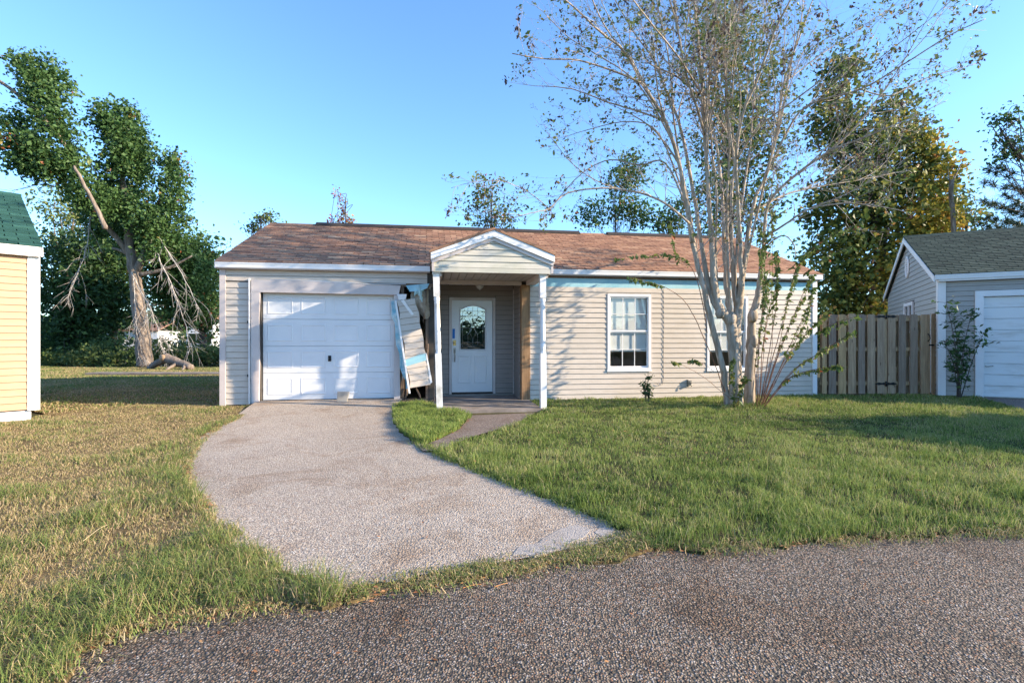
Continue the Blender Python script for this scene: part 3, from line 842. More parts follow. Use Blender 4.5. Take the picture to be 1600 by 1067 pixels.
# garage
m = MB(); m.prism([(0.56, 2.205), (3.36, 2.185), (3.40, 2.375), (1.9, 2.425), (0.56, 2.445)], -0.062, -0.022, 'y'); m.build('garage_header_trim', MT['trim'], house, 0.004)
m = MB(); m.tube([(0.9, -0.05, 2.452), (1.7, -0.055, 2.440), (2.4, -0.06, 2.415), (2.9, -0.075, 2.392), (3.3, -0.07, 2.40), (3.5, -0.05, 2.41)], 0.008, 6); m.build('loose_flashing', MT['white'], house)
m = MB(); m.prism([(0.565, 0.05), (0.70, 0.05), (0.712, 0.9), (0.70, 1.7), (0.72, 2.2), (0.72, 2.215), (0.56, 2.215), (0.555, 1.0)], -0.058, -0.004, 'y'); m.build('garage_jamb_trim', MT['trim'], house, 0.004)
m = MB(); m.box(0.520, 0.535, -0.088, 0.0, 0.04, 2.47); m.box(0.536, 0.556, -0.010, -0.003, 0.04, 2.44); m.build('pried_channel', MT['white'], house)
for z in (0.56, 1.60):
    m = MB(); m.box(0.478, 0.516, -0.034, -0.022, z, z + 0.05); m.build('hinge_stub', MT['black'], house)
m = MB(); m.box(3.265, 3.385, -0.05, 0.04, 0.05, 2.18); m.build('garage_jamb_trim', MT['trim'], house, 0.004)
m = MB(); m.box(0.70, 3.30, 0.14, 0.16, 0.09, 2.25); gd = m.build('garage_door', MT['door_white'], house)
sec = 0.532; gx0, gx1 = 0.735, 3.262
for i in range(4):
    z0 = 0.095 + i * sec; m = MB()
    yb = 0.085
    m.box(gx0, gx1, yb, 0.138, z0, z0 + sec - 0.006)
    cw = (gx1 - gx0) / 4
    for c in range(4):
        xa, xb = gx0 + c * cw + 0.075, gx0 + (c + 1) * cw - 0.075
        za, zb = z0 + 0.095, z0 + sec - 0.10
        o_ = [(xa, za), (xb, za), (xb, zb), (xa, zb)]
        def ring(d, yy): return [(xa + d, yy, za + d), (xb - d, yy, za + d), (xb - d, yy, zb - d), (xa + d, yy, zb - d)]
        vs = ring(0, yb - 0.0005) + ring(0.010, yb - 0.007) + ring(0.024, yb - 0.007) + ring(0.036, yb - 0.001)
        fs = []
        for k in range(3):
            for q in range(4): fs.append((k * 4 + q, k * 4 + (q + 1) % 4, (k + 1) * 4 + (q + 1) % 4, (k + 1) * 4 + q))
        fs.append((12, 13, 14, 15)); m.add(vs, fs)
    m.build('door_section', MT['door_white'], gd)
m = MB(); m.box(1.965, 2.025, 0.060, 0.084, 0.85, 0.965); m.box(1.98, 2.01, 0.035, 0.060, 0.89, 0.91); m.build('lock_handle', MT['black'], gd, 0.008)
m = MB(); m.box(gx0, gx1, 0.07, 0.14, 0.045, 0.092); m.build('door_seal', MT['ridge'], gd)
m = MB(); m.box(0.70, 3.30, -0.02, 0.13, -0.02, 0.046); m.build('door_sill', MT['concrete'], house)

# torn bay beside the garage
for a, b, tn in ((3.395, 3.46, 0.2), (3.895, 3.965, 0.5), (3.985, 4.06, 0.1)):
    m = MB(); m.box(a, b, 0.005, 0.094, 0.0, 2.40, tn); m.build('stud', MT['stud'], house)
m = MB(); m.box(3.385, 4.065, 0.003, 0.092, -0.01, 0.075, 0.1); m.build('stud', MT['stud'], house)
m = MB(); m.box(3.40, 4.06, -0.006, 0.096, 2.36, 2.43, 0.3); m.build('header_beam', MT['stud'], house)
bb, bt = Vector((3.785, -0.25, 0.345)), Vector((3.515, -0.07, 2.10))
zd = (bt - bb).normalized(); xd = Vector((0.985, 0.06, 0.0)); xd = (xd - zd * xd.dot(zd)).normalized(); yd = zd.cross(xd)
PMX = Matrix(((xd.x, yd.x, zd.x, bb.x), (xd.y, yd.y, zd.y, bb.y), (xd.z, yd.z, zd.z, bb.z), (0, 0, 0, 1)))
m = MB(); m.box(-0.205, 0.17, 0.002, 0.022, 0.0, 1.76); pan = m.build('torn_wall_panel', MT['stud'], house); pan.matrix_local = PMX
planks(pan, (0, 0, 0), SX, OY, -0.20, 0.215, 0.0, 1.78, MT['siding'], ch=0.127, clip=lambda z: (-0.20 + 0.03 * math.sin(z * 9), 0.215 - 0.05 * max(0, z - 1.0) + 0.02 * math.sin(z * 14)))
m = MB(); m.add([(-0.20, -0.023, 0.44), (0.205, -0.023, 0.50), (0.205, -0.023, 0.64), (0.08, -0.023, 0.635), (-0.20, -0.023, 0.575)], [(0, 1, 2, 3, 4)]); m.build('exposed_wrap', MT['wrap'], pan)
m = MB(); vs = []
for i in range(13):
    z = i / 12 * 1.80
    wv = 0.02 * math.sin(i * 1.7) + 0.012 * math.sin(i * 3.1)
    vs += [(-0.205, -0.008, z), (-0.275 + wv, 0.05 + 0.02 * math.sin(i * 2.3), z), (-0.320 + wv + 0.10 * max(0, 0.5 - z), 0.035, z + 0.02 * math.sin(i))]
m.add(vs, [(i * 3 + k, i * 3 + k + 1, i * 3 + k + 4, i * 3 + k + 3) for i in range(12) for k in range(2)]); m.build('torn_foam_edge', MT['foam'], pan)
m = MB(); m.box(-0.235, -0.20, -0.036, 0.03, -0.10, 1.78); m.build('corner_strip', MT['white'], pan)
m = MB(); m.prism([(0.21, 0.02), (0.255, 0.05), (0.235, 0.62), (0.214, 0.66)], -0.02, -0.012, 'y'); m.build('bent_channel', MT['white'], pan)
m = MB(); m.prism([(3.33, 2.20), (3.52, 2.20), (3.50, 2.10), (3.36, 2.08)], -0.10, -0.07, 'y'); m.prism([(3.40, 2.07), (3.46, 2.09), (3.66, 1.80), (3.62, 1.77)], -0.115, -0.108, 'y'); m.build('bent_flashing', MT['white'], house)
m = MB(); m.add([(3.50, -0.045, 2.38), (3.97, -0.03, 2.43), (3.93, -0.075, 2.33), (3.80, -0.12, 2.27), (3.58, -0.085, 2.255)], [(0, 1, 2, 3, 4)]); m.build('hanging_wrap', MT['wrap'], house)
rn = np.random.default_rng(5)
def lump(name, mat, x0, x1, z0, z1, y, amp, parent, nx=12, nz=16):
    vs = []; 
    for j in range(nz + 1):
        for i in range(nx + 1):
            u, v = i / nx, j / nz
            e = min(u, 1 - u, v, 1 - v) * 4; e = min(1, e)
            vs.append((x0 + (x1 - x0) * u + rn.normal(0, 0.008), y - amp * e * (0.6 + 0.5 * rn.random()) - 0.03 * math.sin(u * 9 + v * 4), z0 + (z1 - z0) * v + (0.10 * math.sin(u * 6) + rn.normal(0, 0.012)) * (1 - v)))
    fs = [(j * (nx + 1) + i, j * (nx + 1) + i + 1, (j + 1) * (nx + 1) + i + 1, (j + 1) * (nx + 1) + i) for j in range(nz) for i in range(nx)]
    m = MB(); m.add(vs, fs, 0.5, True); return m.build(name, mat, parent)
lump('hanging_insulation', MT['insul'], 3.60, 3.99, 1.80, 2.37, 0.00, 0.07, house)
lump('crumpled_wrap', MT['foam'], 3.44, 3.60, 0.45, 1.50, -0.06, 0.05, house, 6, 18)
lump('crumpled_wrap', MT['wrap'], 3.66, 3.86, 2.12, 2.40, -0.05, 0.06, house, 8, 7)
for (xa, za, xb, zb, tn) in ((3.90, 2.30, 3.84, 1.62, .9), (3.94, 1.2, 3.87, .55, .5), (3.52, .32, 3.47, .02, .8), (3.70, .30, 3.80, .03, .3)):
    m = MB(); m.tube([(xa, -0.03, za), ((xa + xb) / 2 + .02, -0.06, (za + zb) / 2), (xb, -0.02, zb)], [.020, .024, .004], 4, tn); m.build('splintered_lath', MT['stud'], house)
m = MB()
for i in range(70):
    x_, y_ = rn.uniform(3.42, 4.02), rn.uniform(-0.42, 0.05); a = rn.uniform(0, 6.28); L_ = rn.uniform(0.04, 0.22)
    mm = Matrix.Translation((x_, y_, 0.02 + 0.05 * rn.random())) @ Matrix.Rotation(a, 4, 'Z') @ Matrix.Rotation(rn.uniform(-0.3, 0.3), 4, 'Y')
    m.box(-L_ / 2, L_ / 2, -0.012, 0.012, -0.006, 0.006, rn.random(), mm)
deb = m.build('wall_debris', MT['stud'])
deb.matrix_world = HM
tag(deb, 'splintered wood debris on the ground below the torn wall', 'debris', kind='stuff')

# porch
m = MB(); m.box(4.07, 5.89, 1.0, 1.10, 0.0, 2.60); bw = None
hdoor = (4.425, 5.43, 0.055, 2.215)
bw = sheath(3.98, 5.96, -0.02, 2.60, 1.0, 1.10, [hdoor]).build('wall', MT['dark'], house)
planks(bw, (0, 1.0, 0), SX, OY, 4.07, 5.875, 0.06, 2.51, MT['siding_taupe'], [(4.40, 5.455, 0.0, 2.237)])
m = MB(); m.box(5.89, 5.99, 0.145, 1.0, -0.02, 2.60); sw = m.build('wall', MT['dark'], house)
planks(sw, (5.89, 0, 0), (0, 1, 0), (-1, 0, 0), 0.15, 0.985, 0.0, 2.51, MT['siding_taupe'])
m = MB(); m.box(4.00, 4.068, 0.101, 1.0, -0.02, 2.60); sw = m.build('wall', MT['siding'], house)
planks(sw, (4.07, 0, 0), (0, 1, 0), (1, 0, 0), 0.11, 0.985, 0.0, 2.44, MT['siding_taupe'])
m = MB(); m.box(5.862, 5.892, 0.955, 0.980, 0.0, 2.44); m.build('corner_trim', MT['trim'], house)
m = MB(); m.prism([(-1.50, 0.016), (1.0, 0.028), (1.0, -0.03), (-1.50, -0.10)], 4.02, 6.04, 'x'); tag(m.build('porch_floor', MT['slabdark'], house))
m = MB(); m.box(4.07, 5.87, 0.90, 0.999, -0.03, 0.055); m.build('door_step', MT['concrete'], house, 0.006)
m = MB(); m.box(5.885, 6.068, -0.035, 0.14, -0.12, 2.44, 0.6); m.build('corner_timber', MT['timber'], house, 0.006)
# ceiling of narrow boards
nb = 14; cw = (6.13 - 4.10) / nb
for i in range(nb):
    m = MB(); a = 4.10 + i * cw; m.box(a + 0.006, a + cw - 0.006, -1.33, 0.98, 2.512 + 0.0015 * (i % 2), 2.53); m.build('ceiling_board', MT['soffit'], house)
m = MB(); m.box(4.08, 6.15, -1.33, 0.98, 2.532, 2.55); m.build('ceiling_backing', MT['dark'], house)
m = MB(); m.box(4.07, 5.89, 0.0, 0.10, 2.43, 2.511); m.build('header_beam', MT['trim'], house)
m = MB(); m.box(5.98, 6.16, -1.33, -0.035, 2.43, 2.511); m.build('porch_beam', MT['trim'], house)
m = MB(); m.box(4.05, 4.20, -1.33, -0.035, 2.43, 2.511); m.build('porch_beam', MT['trim'], house)
# gable front
gh = lambda z: 1.095 * (PAZ - z) / (PAZ - PEZ)
gm = MB(); gm.prism([(PX0 + 0.03, 2.50), (PX1 - 0.03, 2.50), (PX1 - 0.03, PEZ - 0.02), (PXC, PAZ - 0.03), (PX0 + 0.03, PEZ - 0.02)], -1.40, -1.36, 'y'); gable = gm.build('porch_gable', MT['dark'], house)
planks(gable, (0, -1.40, 0), SX, OY, PX0 + 0.04, PX1 - 0.04, 2.575, 3.13, MT['siding_gable'], ch=0.111, clip=lambda z: (PXC - min(1.07, gh(z) - 0.17), PXC + min(1.07, gh(z) - 0.17)))
m = MB(); m.box(PX0 + 0.035, PX1 - 0.035, -1.428, -1.40, 2.492, 2.574); m.build('gable_band', MT['siding_gable'], house)
m = MB(); m.box(PX1 - 0.045, PX1 - 0.005, -1.432, -1.39, 2.50, 2.76); m.build('gable_return', MT['trim'], house)
m = MB(); m.box(PX0 + 0.005, PX0 + 0.045, -1.432, -1.39, 2.50, 2.72); m.build('gable_return', MT['trim'], house)
for sg in (-1, 1):
    xe = PXC + sg * 1.125
    m = MB(); m.prism([(xe, PEZ - 0.125), (PXC, PAZ - 0.125), (PXC, PAZ + 0.0), (xe, PEZ - 0.005)], -1.475, -1.432, 'y'); m.build('rake_board', MT['white'], house)
    m = MB(); m.prism([(xe - sg * 0.02, PEZ - 0.19), (PXC, PAZ - 0.19), (PXC, PAZ - 0.128), (xe - sg * 0.02, PEZ - 0.128)], -1.446, -1.420, 'y'); m.build('gable_trim', MT['trim'], house)
    m = MB(); m.prism([(xe + sg * 0.02, PEZ - 0.005), (PXC, PAZ + 0.005), (PXC, PAZ + 0.05), (xe + sg * 0.02, PEZ + 0.038)], -1.49, 1.1, 'y', 0.5); m.build('porch_roof', MT['shingle_brown'], house)
    m = MB(); m.box(min(xe, xe - sg * 0.03), max(xe, xe - sg * 0.03), -1.43, -0.15, PEZ - 0.16, PEZ - 0.006); m.build('porch_fascia', MT['trim'], house)
    m = MB(); m.box(min(xe - sg * 0.03, xe - sg * 0.06), max(xe - sg * 0.03, xe - sg * 0.06), -1.42, -0.02, 2.50, PEZ - 0.05); m.build('porch_side', MT['siding_gable'], house)
# turned posts
def post(xb, xt, y, zb, mat):
    m = MB(); s = 0.056
    m.box(-s, s, -s, s, zb, 1.03); m.box(-s, s, -s, s, 2.06, 2.50)
    m.box(-s - 0.016, s + 0.016, -s - 0.016, s + 0.016, 2.462, 2.499)
    prof = [(0.052, 1.03), (0.056, 1.045), (0.040, 1.07), (0.046, 1.09), (0.052, 1.13), (0.052, 1.20), (0.046, 1.215), (0.052, 1.23), (0.051, 1.55), (0.048, 1.80), (0.046, 1.93), (0.052, 1.945), (0.044, 1.96), (0.050, 1.985), (0.056, 2.02), (0.048, 2.045), (0.053, 2.06)]
    m.lathe(prof, 0, 0, 20)
    o = m.build('porch_post', mat, house)
    o.location = (xb, y, 0)
    o.rotation_euler = (0, math.atan2(xt - xb, 2.5), 0)
    return o
post(4.165, 4.10, -1.30, -0.10, MT['weathered'])
post(6.075, 6.06, -1.30, -0.10, MT['white'])
# entry door
D0, D1, DZ0, DZ1, DY = 4.465, 5.391, 0.085, 2.172, 0.99
m = MB(); m.box(4.405, 4.463, 0.955, 1.06, 0.056, 2.235); m.box(5.393, 5.452, 0.955, 1.06, 0.056, 2.235); m.box(4.463, 5.393, 0.955, 1.06, 2.177, 2.235); m.build('door_frame', MT['trim'], house, 0.004)
m = MB(); m.box(D0 + 0.004, D1 - 0.004, DY, DY + 0.045, DZ0 + 0.012, DZ1); edoor = m.build('entry_door', MT['door_white'], house)
m = MB(); m.box(4.463, 5.393, 0.935, 1.05, 0.056, 0.088); m.build('threshold', MT['ridge'], house)
def arch(x0, x1, z0, z1, rise, n=10):
    p = [(x0, z0), (x1, z0), (x1, z1 - rise)]
    for i in range(1, n): 
        u = i / n; p.append((x1 + (x0 - x1) * u, z1 - rise + rise * math.sin(math.pi * u)))
    return p + [(x0, z1 - rise)]
GX0, GX1, GZ0, GZ1 = 4.66, 5.215, 1.07, 2.045
ou, il = arch(GX0 - 0.035, GX1 + 0.035, GZ0 - 0.035, GZ1 + 0.035, 0.10), arch(GX0, GX1, GZ0, GZ1, 0.09)
m = MB(); k = len(ou)
m.add([(p[0], DY - 0.001, p[1]) for p in ou] + [(p[0] * 0.5 + q[0] * 0.5, DY - 0.020, p[1] * 0.5 + q[1] * 0.5) for p, q in zip(ou, il)] + [(p[0], DY - 0.004, p[1]) for p in il],
      [(a * k + i, a * k + (i + 1) % k, (a + 1) * k + (i + 1) % k, (a + 1) * k + i) for a in range(2) for i in range(k)]); m.build('glass_frame', MT['door_white'], edoor)
m = MB(); m.add([(p[0], DY - 0.005, p[1]) for p in il], [tuple(range(k))]); m.build('door_glass', MT['door_glass'], edoor)
m = MB(); gc = (GX0 + GX1) / 2
def came(pts, r=0.004): m.tube([(a, DY - 0.007, b) for a, b in pts], r, 5)
came([(GX0 + 0.045, GZ0 + 0.05), (GX0 + 0.045, 1.93)]); came([(GX1 - 0.045, GZ0 + 0.05), (GX1 - 0.045, 1.93)])
came([(GX0, GZ0 + 0.05), (GX1, GZ0 + 0.05)]); came([(GX0, GZ0 + 0.085), (GX1, GZ0 + 0.085)]); came([(GX0, 1.93), (GX1, 1.93)]); came([(GX0, 1.82), (GX1, 1.82)])
for a in (-0.11, 0.11): came([(gc + a, GZ0 + 0.085), (gc + a, 1.40), (gc + a * 0.35, 1.52), (gc + a * 0.35, 1.66), (gc + a, 1.82), (gc + a, 2.02)])
came([(gc, GZ0 + 0.085), (gc, 1.30)]); came([(gc, 1.72), (gc, 2.03)])
came([(gc, 1.30), (gc + 0.07, 1.44), (gc, 1.58), (gc - 0.07, 1.44), (gc, 1.30)])
came([(gc - 0.20, 1.20), (gc - 0.1, 1.235), (gc, 1.205), (gc + 0.1, 1.235), (gc + 0.2, 1.20)])
came([(GX0 + 0.045, 1.55), (gc - 0.04, 1.55)]); came([(gc + 0.04, 1.55), (GX1 - 0.045, 1.55)])
m.build('leaded_came', MT['came'], edoor)
for xa, xb in ((4.60, 4.89), (4.97, 5.26)):
    m = MB(); ring2 = lambda d, yy: [(xa + d, yy, 0.30 + d), (xb - d, yy, 0.30 + d), (xb - d, yy, 0.94 - d), (xa + d, yy, 0.94 - d)]
    m.add(ring2(0, DY - 0.0008) + ring2(0.012, DY - 0.009) + ring2(0.03, DY - 0.009) + ring2(0.05, DY - 0.002), [(q * 4 + i, q * 4 + (i + 1) % 4, q * 4 + 4 + (i + 1) % 4, q * 4 + 4 + i) for q in range(3) for i in range(4)] + [(12, 13, 14, 15)])
    m.build('door_panel', MT['door_white'], edoor)
m = MB(); m.box(4.478, 4.535, DY - 0.006, DY - 0.001, 1.31, 1.53); m.build('blue_tag', MT['bluetag'], edoor)
m = MB(); m.box(4.495, 4.56, DY - 0.010, DY - 0.001, 1.15, 1.27); m.lathe([(0.030, 1.19), (0.030, 1.235)], 4.527, DY - 0.012, 14); m.build('deadbolt', MT['brass'], edoor, 0.004)
m = MB(); m.box(4.505, 4.555, DY - 0.012, DY - 0.001, 0.98, 1.10); m.tube([(4.53, DY - 0.012, 1.06), (4.53, DY - 0.055, 1.05), (4.53, DY - 0.065, 1.0), (4.53, DY - 0.06, 0.86), (4.53, DY - 0.03, 0.80), (4.53, DY - 0.005, 0.79)], 0.011, 8); m.build('door_handle', MT['nickel'], edoor)
m = MB(); m.lathe([(0.10, 2.508), (0.11, 2.49), (0.10, 2.465)], 5.05, 0.45, 18); lamp = m.build('porch_lamp', MT['nickel'], house)
m = MB(); m.lathe([(0.09, 2.464), (0.085, 2.43), (0.055, 2.395), (0.012, 2.375), (0.010, 2.36)], 5.05, 0.45, 18); m.build('lamp_shade', MT['lampglass'], lamp)
# windows and wall fittings
window(house, *W1); window(house, *W2)
for w_ in (W1, W2):
    for xx in (w_[0] - 0.016, w_[1] + 0.001):
        m = MB(); m.box(xx, xx + 0.015, -0.024, -0.001, w_[2], w_[3]); m.build('window_channel', MT['trim'], house)
m = MB(); m.tube([(9.06, -0.024, 2.42), (9.065, -0.024, 1.6), (9.055, -0.024, 0.9), (9.06, -0.024, 0.42), (9.03, -0.03, 0.30), (8.94, -0.04, 0.285), (8.90, -0.04, 0.32)], 0.0055, 6); m.build('wall_cable', MT['screen'], house)
m = MB(); m.box(9.63, 9.70, -0.055, -0.016, 0.27, 0.38); m.box(9.61, 9.622, -0.07, -0.016, 0.24, 0.40); m.tube([(9.665, -0.05, 0.32), (9.665, -0.11, 0.31), (9.665, -0.12, 0.26)], 0.012, 7); m.lathe([(0.03, 0.345), (0.03, 0.355)], 9.665, -0.085, 10); m.build('wall_tap', MT['nickel'], house)
# concrete block left on the drive
p = at(533, 629, 9.85)
m = MB(); m.prism([(-0.10, 0.0), (0.085, 0.0), (0.125, 0.20), (-0.10, 0.205)], -0.035, 0.035, 'y')
blk = m.build('concrete_block', MT['concrete'], None, 0.006); blk.location = (p.x, 9.93, 0.072); blk.rotation_euler = (R(-12), 0, TH)
tag(blk, 'small broken concrete block leaning against the white garage door', 'block')

# ------------------------------------------------------------------ neighbouring cottages
def cottage(name, label, loc, rz, length, sid, shin, holes, sh_seed, base=0.0, front_planks=None, side=None, ov=0.11):
    root = empty(name, loc, rz); tag(root, label, 'house')
    mw = rootmat(loc, rz)
    D = 6.56
    fwl = sheath(0.01, length - 0.01, base, 2.70, 0.0, 0.10, holes).build('wall', MT['dark'], root)
    a, b = front_planks
    planks(fwl, (0, 0, 0), SX, OY, a, b, base + 0.01, 2.60, sid, holes)
    for k, (xa, xb) in enumerate(((0.0, 0.10), (length - 0.10, length))):
        m = MB(); m.box(xa, xb, 0.101, D, base, 2.70); m.prism([(0.03, 2.701), (D - 0.03, 2.701), (3.28, 4.10)], xa, xb, 'x'); w = m.build('wall', MT['dark'] if side == k else sid, root)
        if side == k:
            tri = lambda z: (0.06, D - 0.06) if z < 2.70 else (3.28 - 3.2 * max(0, 4.06 - z) / 1.36, 3.28 + 3.2 * max(0, 4.06 - z) / 1.36)
            planks(w, (xa if k == 0 else xb, 0, 0), (0, 1, 0), (-1 if k == 0 else 1, 0, 0), 0.06, D - 0.06, 0.0, 4.05, sid, [(2.46, 3.70, 0.7, 2.36)], ch=0.125, clip=tri)
    m = MB(); m.box(0.1, length - 0.1, D - 0.1, D, base, 2.70); m.build('wall', sid, root)
    m = MB(); m.box(0.1, length - 0.1, 0.101, D - 0.1, base - 0.02, base + 0.02); m.build('floor_slab', MT['concrete'], root)
    ey, ez, ry, rz_ = -0.13, 2.76, 3.28, 4.22
    m = MB(); m.prism([(ey, ez - 0.012), (ry, rz_ - 0.012), (D + 0.13, ez - 0.012), (D + 0.13, ez - 0.09), (ry, rz_ - 0.09), (ey, ez - 0.09)], -ov, length + ov, 'x')
    rf = m.build('roof', shin, root)
    sl_ = math.hypot(ry - ey, rz_ - ez)
    shingles(rf, mw, (-ov - 0.01, ey - 0.02, ez - 0.004), (1, 0, 0), (0, ry - ey, rz_ - ez), length + 2 * ov + 0.02, sl_, shin, 300, seed=sh_seed)
    m = MB(); m.prism([(ry - 0.14, rz_ - 0.055), (ry, rz_ + 0.02), (ry + 0.14, rz_ - 0.055), (ry, rz_ + 0.045)], -ov - 0.01, length + ov + 0.01, 'x'); m.build('ridge_cap', shin, rf)
    m = MB(); m.box(-ov + 0.01, length + ov - 0.01, ey - 0.012, ey + 0.012, 2.655, 2.756); m.box(-ov + 0.01, length + ov - 0.01, ey - 0.018, ey - 0.012, 2.72, 2.758); m.build('fascia', MT['white'], root)
    m = MB(); m.box(-0.03, length + 0.03, ey + 0.012, -0.0, 2.61, 2.656); m.build('frieze', MT['white'], root)
    for sx in (-ov - 0.015, length + ov - 0.015):
        for sg in (-1, 1):
            y0_ = ry + sg * (ry - ey)
            m = MB(); m.prism([(y0_, ez - 0.15), (ry, rz_ - 0.17), (ry, rz_ - 0.016), (y0_, ez - 0.016)], sx, sx + 0.03, 'x'); m.build('rake_board', MT['white'], root)
    for xa, sg in ((0.0, -1), (length, 1)):
        m = MB(); x1, x2 = sorted((xa + sg * 0.032, xa - sg * 0.115))
        m.box(x1, x2, -0.032, 0.0, base, 2.61)
        x1, x2 = sorted((xa + sg * 0.032, xa + sg * 0.001)); m.box(x1, x2, 0.001, 0.115, base, 2.66); m.build('corner_board', MT['white'], root)
    return root

ng = cottage('neighbour_cottage', 'shaded grey cottage with green shingle roof beside the wooden fence', RO, RA, 10.5, MT['siding_grey'], MT['shingle_green'],
             [(0.624, 3.47, 0.0, 2.37)], 8, 0.0, (0.12, 10.38), 0)
m = MB(); m.box(0.624, 0.772, -0.045, 0.0, 0.0, 2.24); m.box(3.32, 3.47, -0.045, 0.0, 0.0, 2.24); m.box(0.624, 3.47, -0.045, 0.0, 2.2405, 2.37); m.build('garage_frame', MT['white'], ng, 0.004)
m = MB(); m.box(0.70, 3.40, 0.075, 0.099, 0.0, 2.3); gd2 = m.build('garage_door', MT['door_old'], ng)
for i in range(9):
    m = MB(); z = 0.015 + i * 0.247; m.prism([(0.030, z), (0.022, z + 0.012), (0.022, z + 0.235), (0.030, z + 0.243), (0.074, z + 0.243), (0.074, z)], 0.775, 3.318, 'x'); m.build('door_panel', MT['door_old'], gd2)
m = MB(); m.tube([(0.81, 0.02, 0.70), (0.82, -0.02, 0.69), (0.93, -0.02, 0.70), (0.94, 0.02, 0.71)], 0.009, 6); m.build('pull_handle', MT['nickel'], gd2)
# oval louvre vent on the gable
vz, vy = 3.36, 3.28
m = MB(); nn = 28; vs = []
for (ry_, rz_, o_) in ((0.20, 0.31, -0.012), (0.20, 0.31, -0.045), (0.155, 0.255, -0.045), (0.15, 0.25, -0.012)):
    vs += [(o_ - 0.012, vy + ry_ * math.cos(2 * math.pi * i / nn), vz + rz_ * math.sin(2 * math.pi * i / nn)) for i in range(nn)]
m.add(vs, [(r_ * nn + i, r_ * nn + (i + 1) % nn, (r_ + 1) * nn + (i + 1) % nn, (r_ + 1) * nn + i) for r_ in range(3) for i in range(nn)], 0.5, True)
vent = m.build('gable_vent', MT['white'], ng)
for i in range(8):
    z = vz - 0.21 + i * 0.06; hwid = 0.15 * math.sqrt(max(0.05, 1 - ((z - vz) / 0.25) ** 2))
    m = MB(); m.prism([(-0.046, z), (-0.040, z - 0.006), (-0.020, z + 0.03), (-0.024, z + 0.036)], vy - hwid, vy + hwid, 'y')
    o = MB(); o.add([(q[0], q[1], q[2]) for q in m.v], m.f); o.build('louvre', MT['white'], vent)
m = MB()
for a, b, c, d in ((2.50, 3.66, 2.24, 2.33), (2.50, 3.66, 0.72, 0.80), (2.50, 2.60, 0.80, 2.24), (3.56, 3.66, 0.80, 2.24), (2.60, 3.56, 1.47, 1.53), (3.05, 3.10, 1.53, 2.24)): m.box(-0.055, -0.018, a, b, c, d)
wn_ = m.build('window', MT['white'], ng)
m = MB(); m.add([(-0.024, 2.6, 0.8), (-0.024, 3.56, 0.8), (-0.024, 3.56, 2.24), (-0.024, 2.6, 2.24)], [(0, 1, 2, 3)]); m.build('pane', MT['glass'], wn_)

lorg = LCOR - LU * 9.0
lh = cottage('tan_cottage', 'sunlit peach sided cottage corner with dark green roof and white trim', lorg, LA, 9.0, MT['siding_peach'], MT['shingle_teal'], [], 15, 0.155, (0.12, 8.885), None, 0.045)
m = MB(); m.box(0.05, 8.93, 0.02, 0.12, -0.03, 0.155); m.build('foundation_skirt', MT['white'], lh)

# ------------------------------------------------------------------ fence and gate between the cottages
FY = 12.02
def px2x(px, Y=FY): return (px - 800) / FPX * Y
fence = empty('picket_fence', (px2x(1281), FY, 0), 0); tag(fence, 'weathered shadowbox fence section beside the beige cottage wall', 'fence')
gate = empty('fence_gate', (px2x(1384), FY, 0), 0); tag(gate, 'weathered wooden gate with black hinges beside the grey cottage', 'gate')
FX0, GX = px2x(1281), px2x(1384)
edges = [(140, 190, 0.9), (205, 280, 0.05), (300, 380, 0.95), (395, 475, 0.6), (495, 565, 0.05), (585, 665, 0.45), (680, 755, 0.4), (785, 865, 0.45), (890, 965, 0.1), (1000, 1080, 0.2), (1105, 1200, 0.65), (1212, 1292, 0.6)]
prev_end = None
for i, (a, b, tn) in enumerate(edges):
    x0, x1 = px2x(1260 + (a + 3) / 6.277), px2x(1260 + (b - 3) / 6.277)
    par, ox = (fence, FX0) if i < 7 else (gate, GX)
    top = 1.88 + random.uniform(-0.012, 0.014); yy = random.uniform(-0.004, 0.004)
    m = MB(); m.prism([(x0 - ox, 0.02), (x1 - ox, 0.02), (x1 - ox, top - 0.03), (x1 - ox - 0.022, top), (x0 - ox + 0.022, top), (x0 - ox, top - 0.03)], -0.045 + yy, -0.026 + yy, 'y', tn); m.build('picket', MT['picket'], par)
    if prev_end is not None and i not in (11,):
        m = MB(); m.box(prev_end - ox - 0.07, x0 - ox + 0.075, 0.075, 0.093, 0.03, 1.86 + random.uniform(-0.01, 0.01), random.random()); m.build('picket', MT['picket'], par)
    prev_end = x1
for par, ox, xa, xb in ((fence, FX0, px2x(1281), px2x(1381.5)), (gate, GX, px2x(1384), px2x(1452))):
    for z in (0.22, 1.02, 1.72):
        m = MB(); m.box(xa - ox, xb - ox, -0.024, 0.016, z, z + 0.085, 0.75); m.build('rail', MT['picket'], par)
m = MB(); a_, b_ = Vector((px2x(1392) - GX, 0.03, 0.30)), Vector((px2x(1446) - GX, 0.03, 1.70)); d_ = b_ - a_
mm = Matrix.Translation(a_) @ Matrix.Rotation(-math.atan2(d_.z, d_.x), 4, 'Y'); m.box(0, d_.length, -0.012, 0.015, -0.045, 0.045, 0.8, mm); m.build('brace', MT['picket'], gate)
for xa in (px2x(1382), px2x(1462)):
    m = MB(); m.box(xa - FX0 - 0.045, xa - FX0 + 0.045, -0.022, 0.045, -0.05, 1.80, 0.7); m.build('fence_post', MT['picket'], fence)
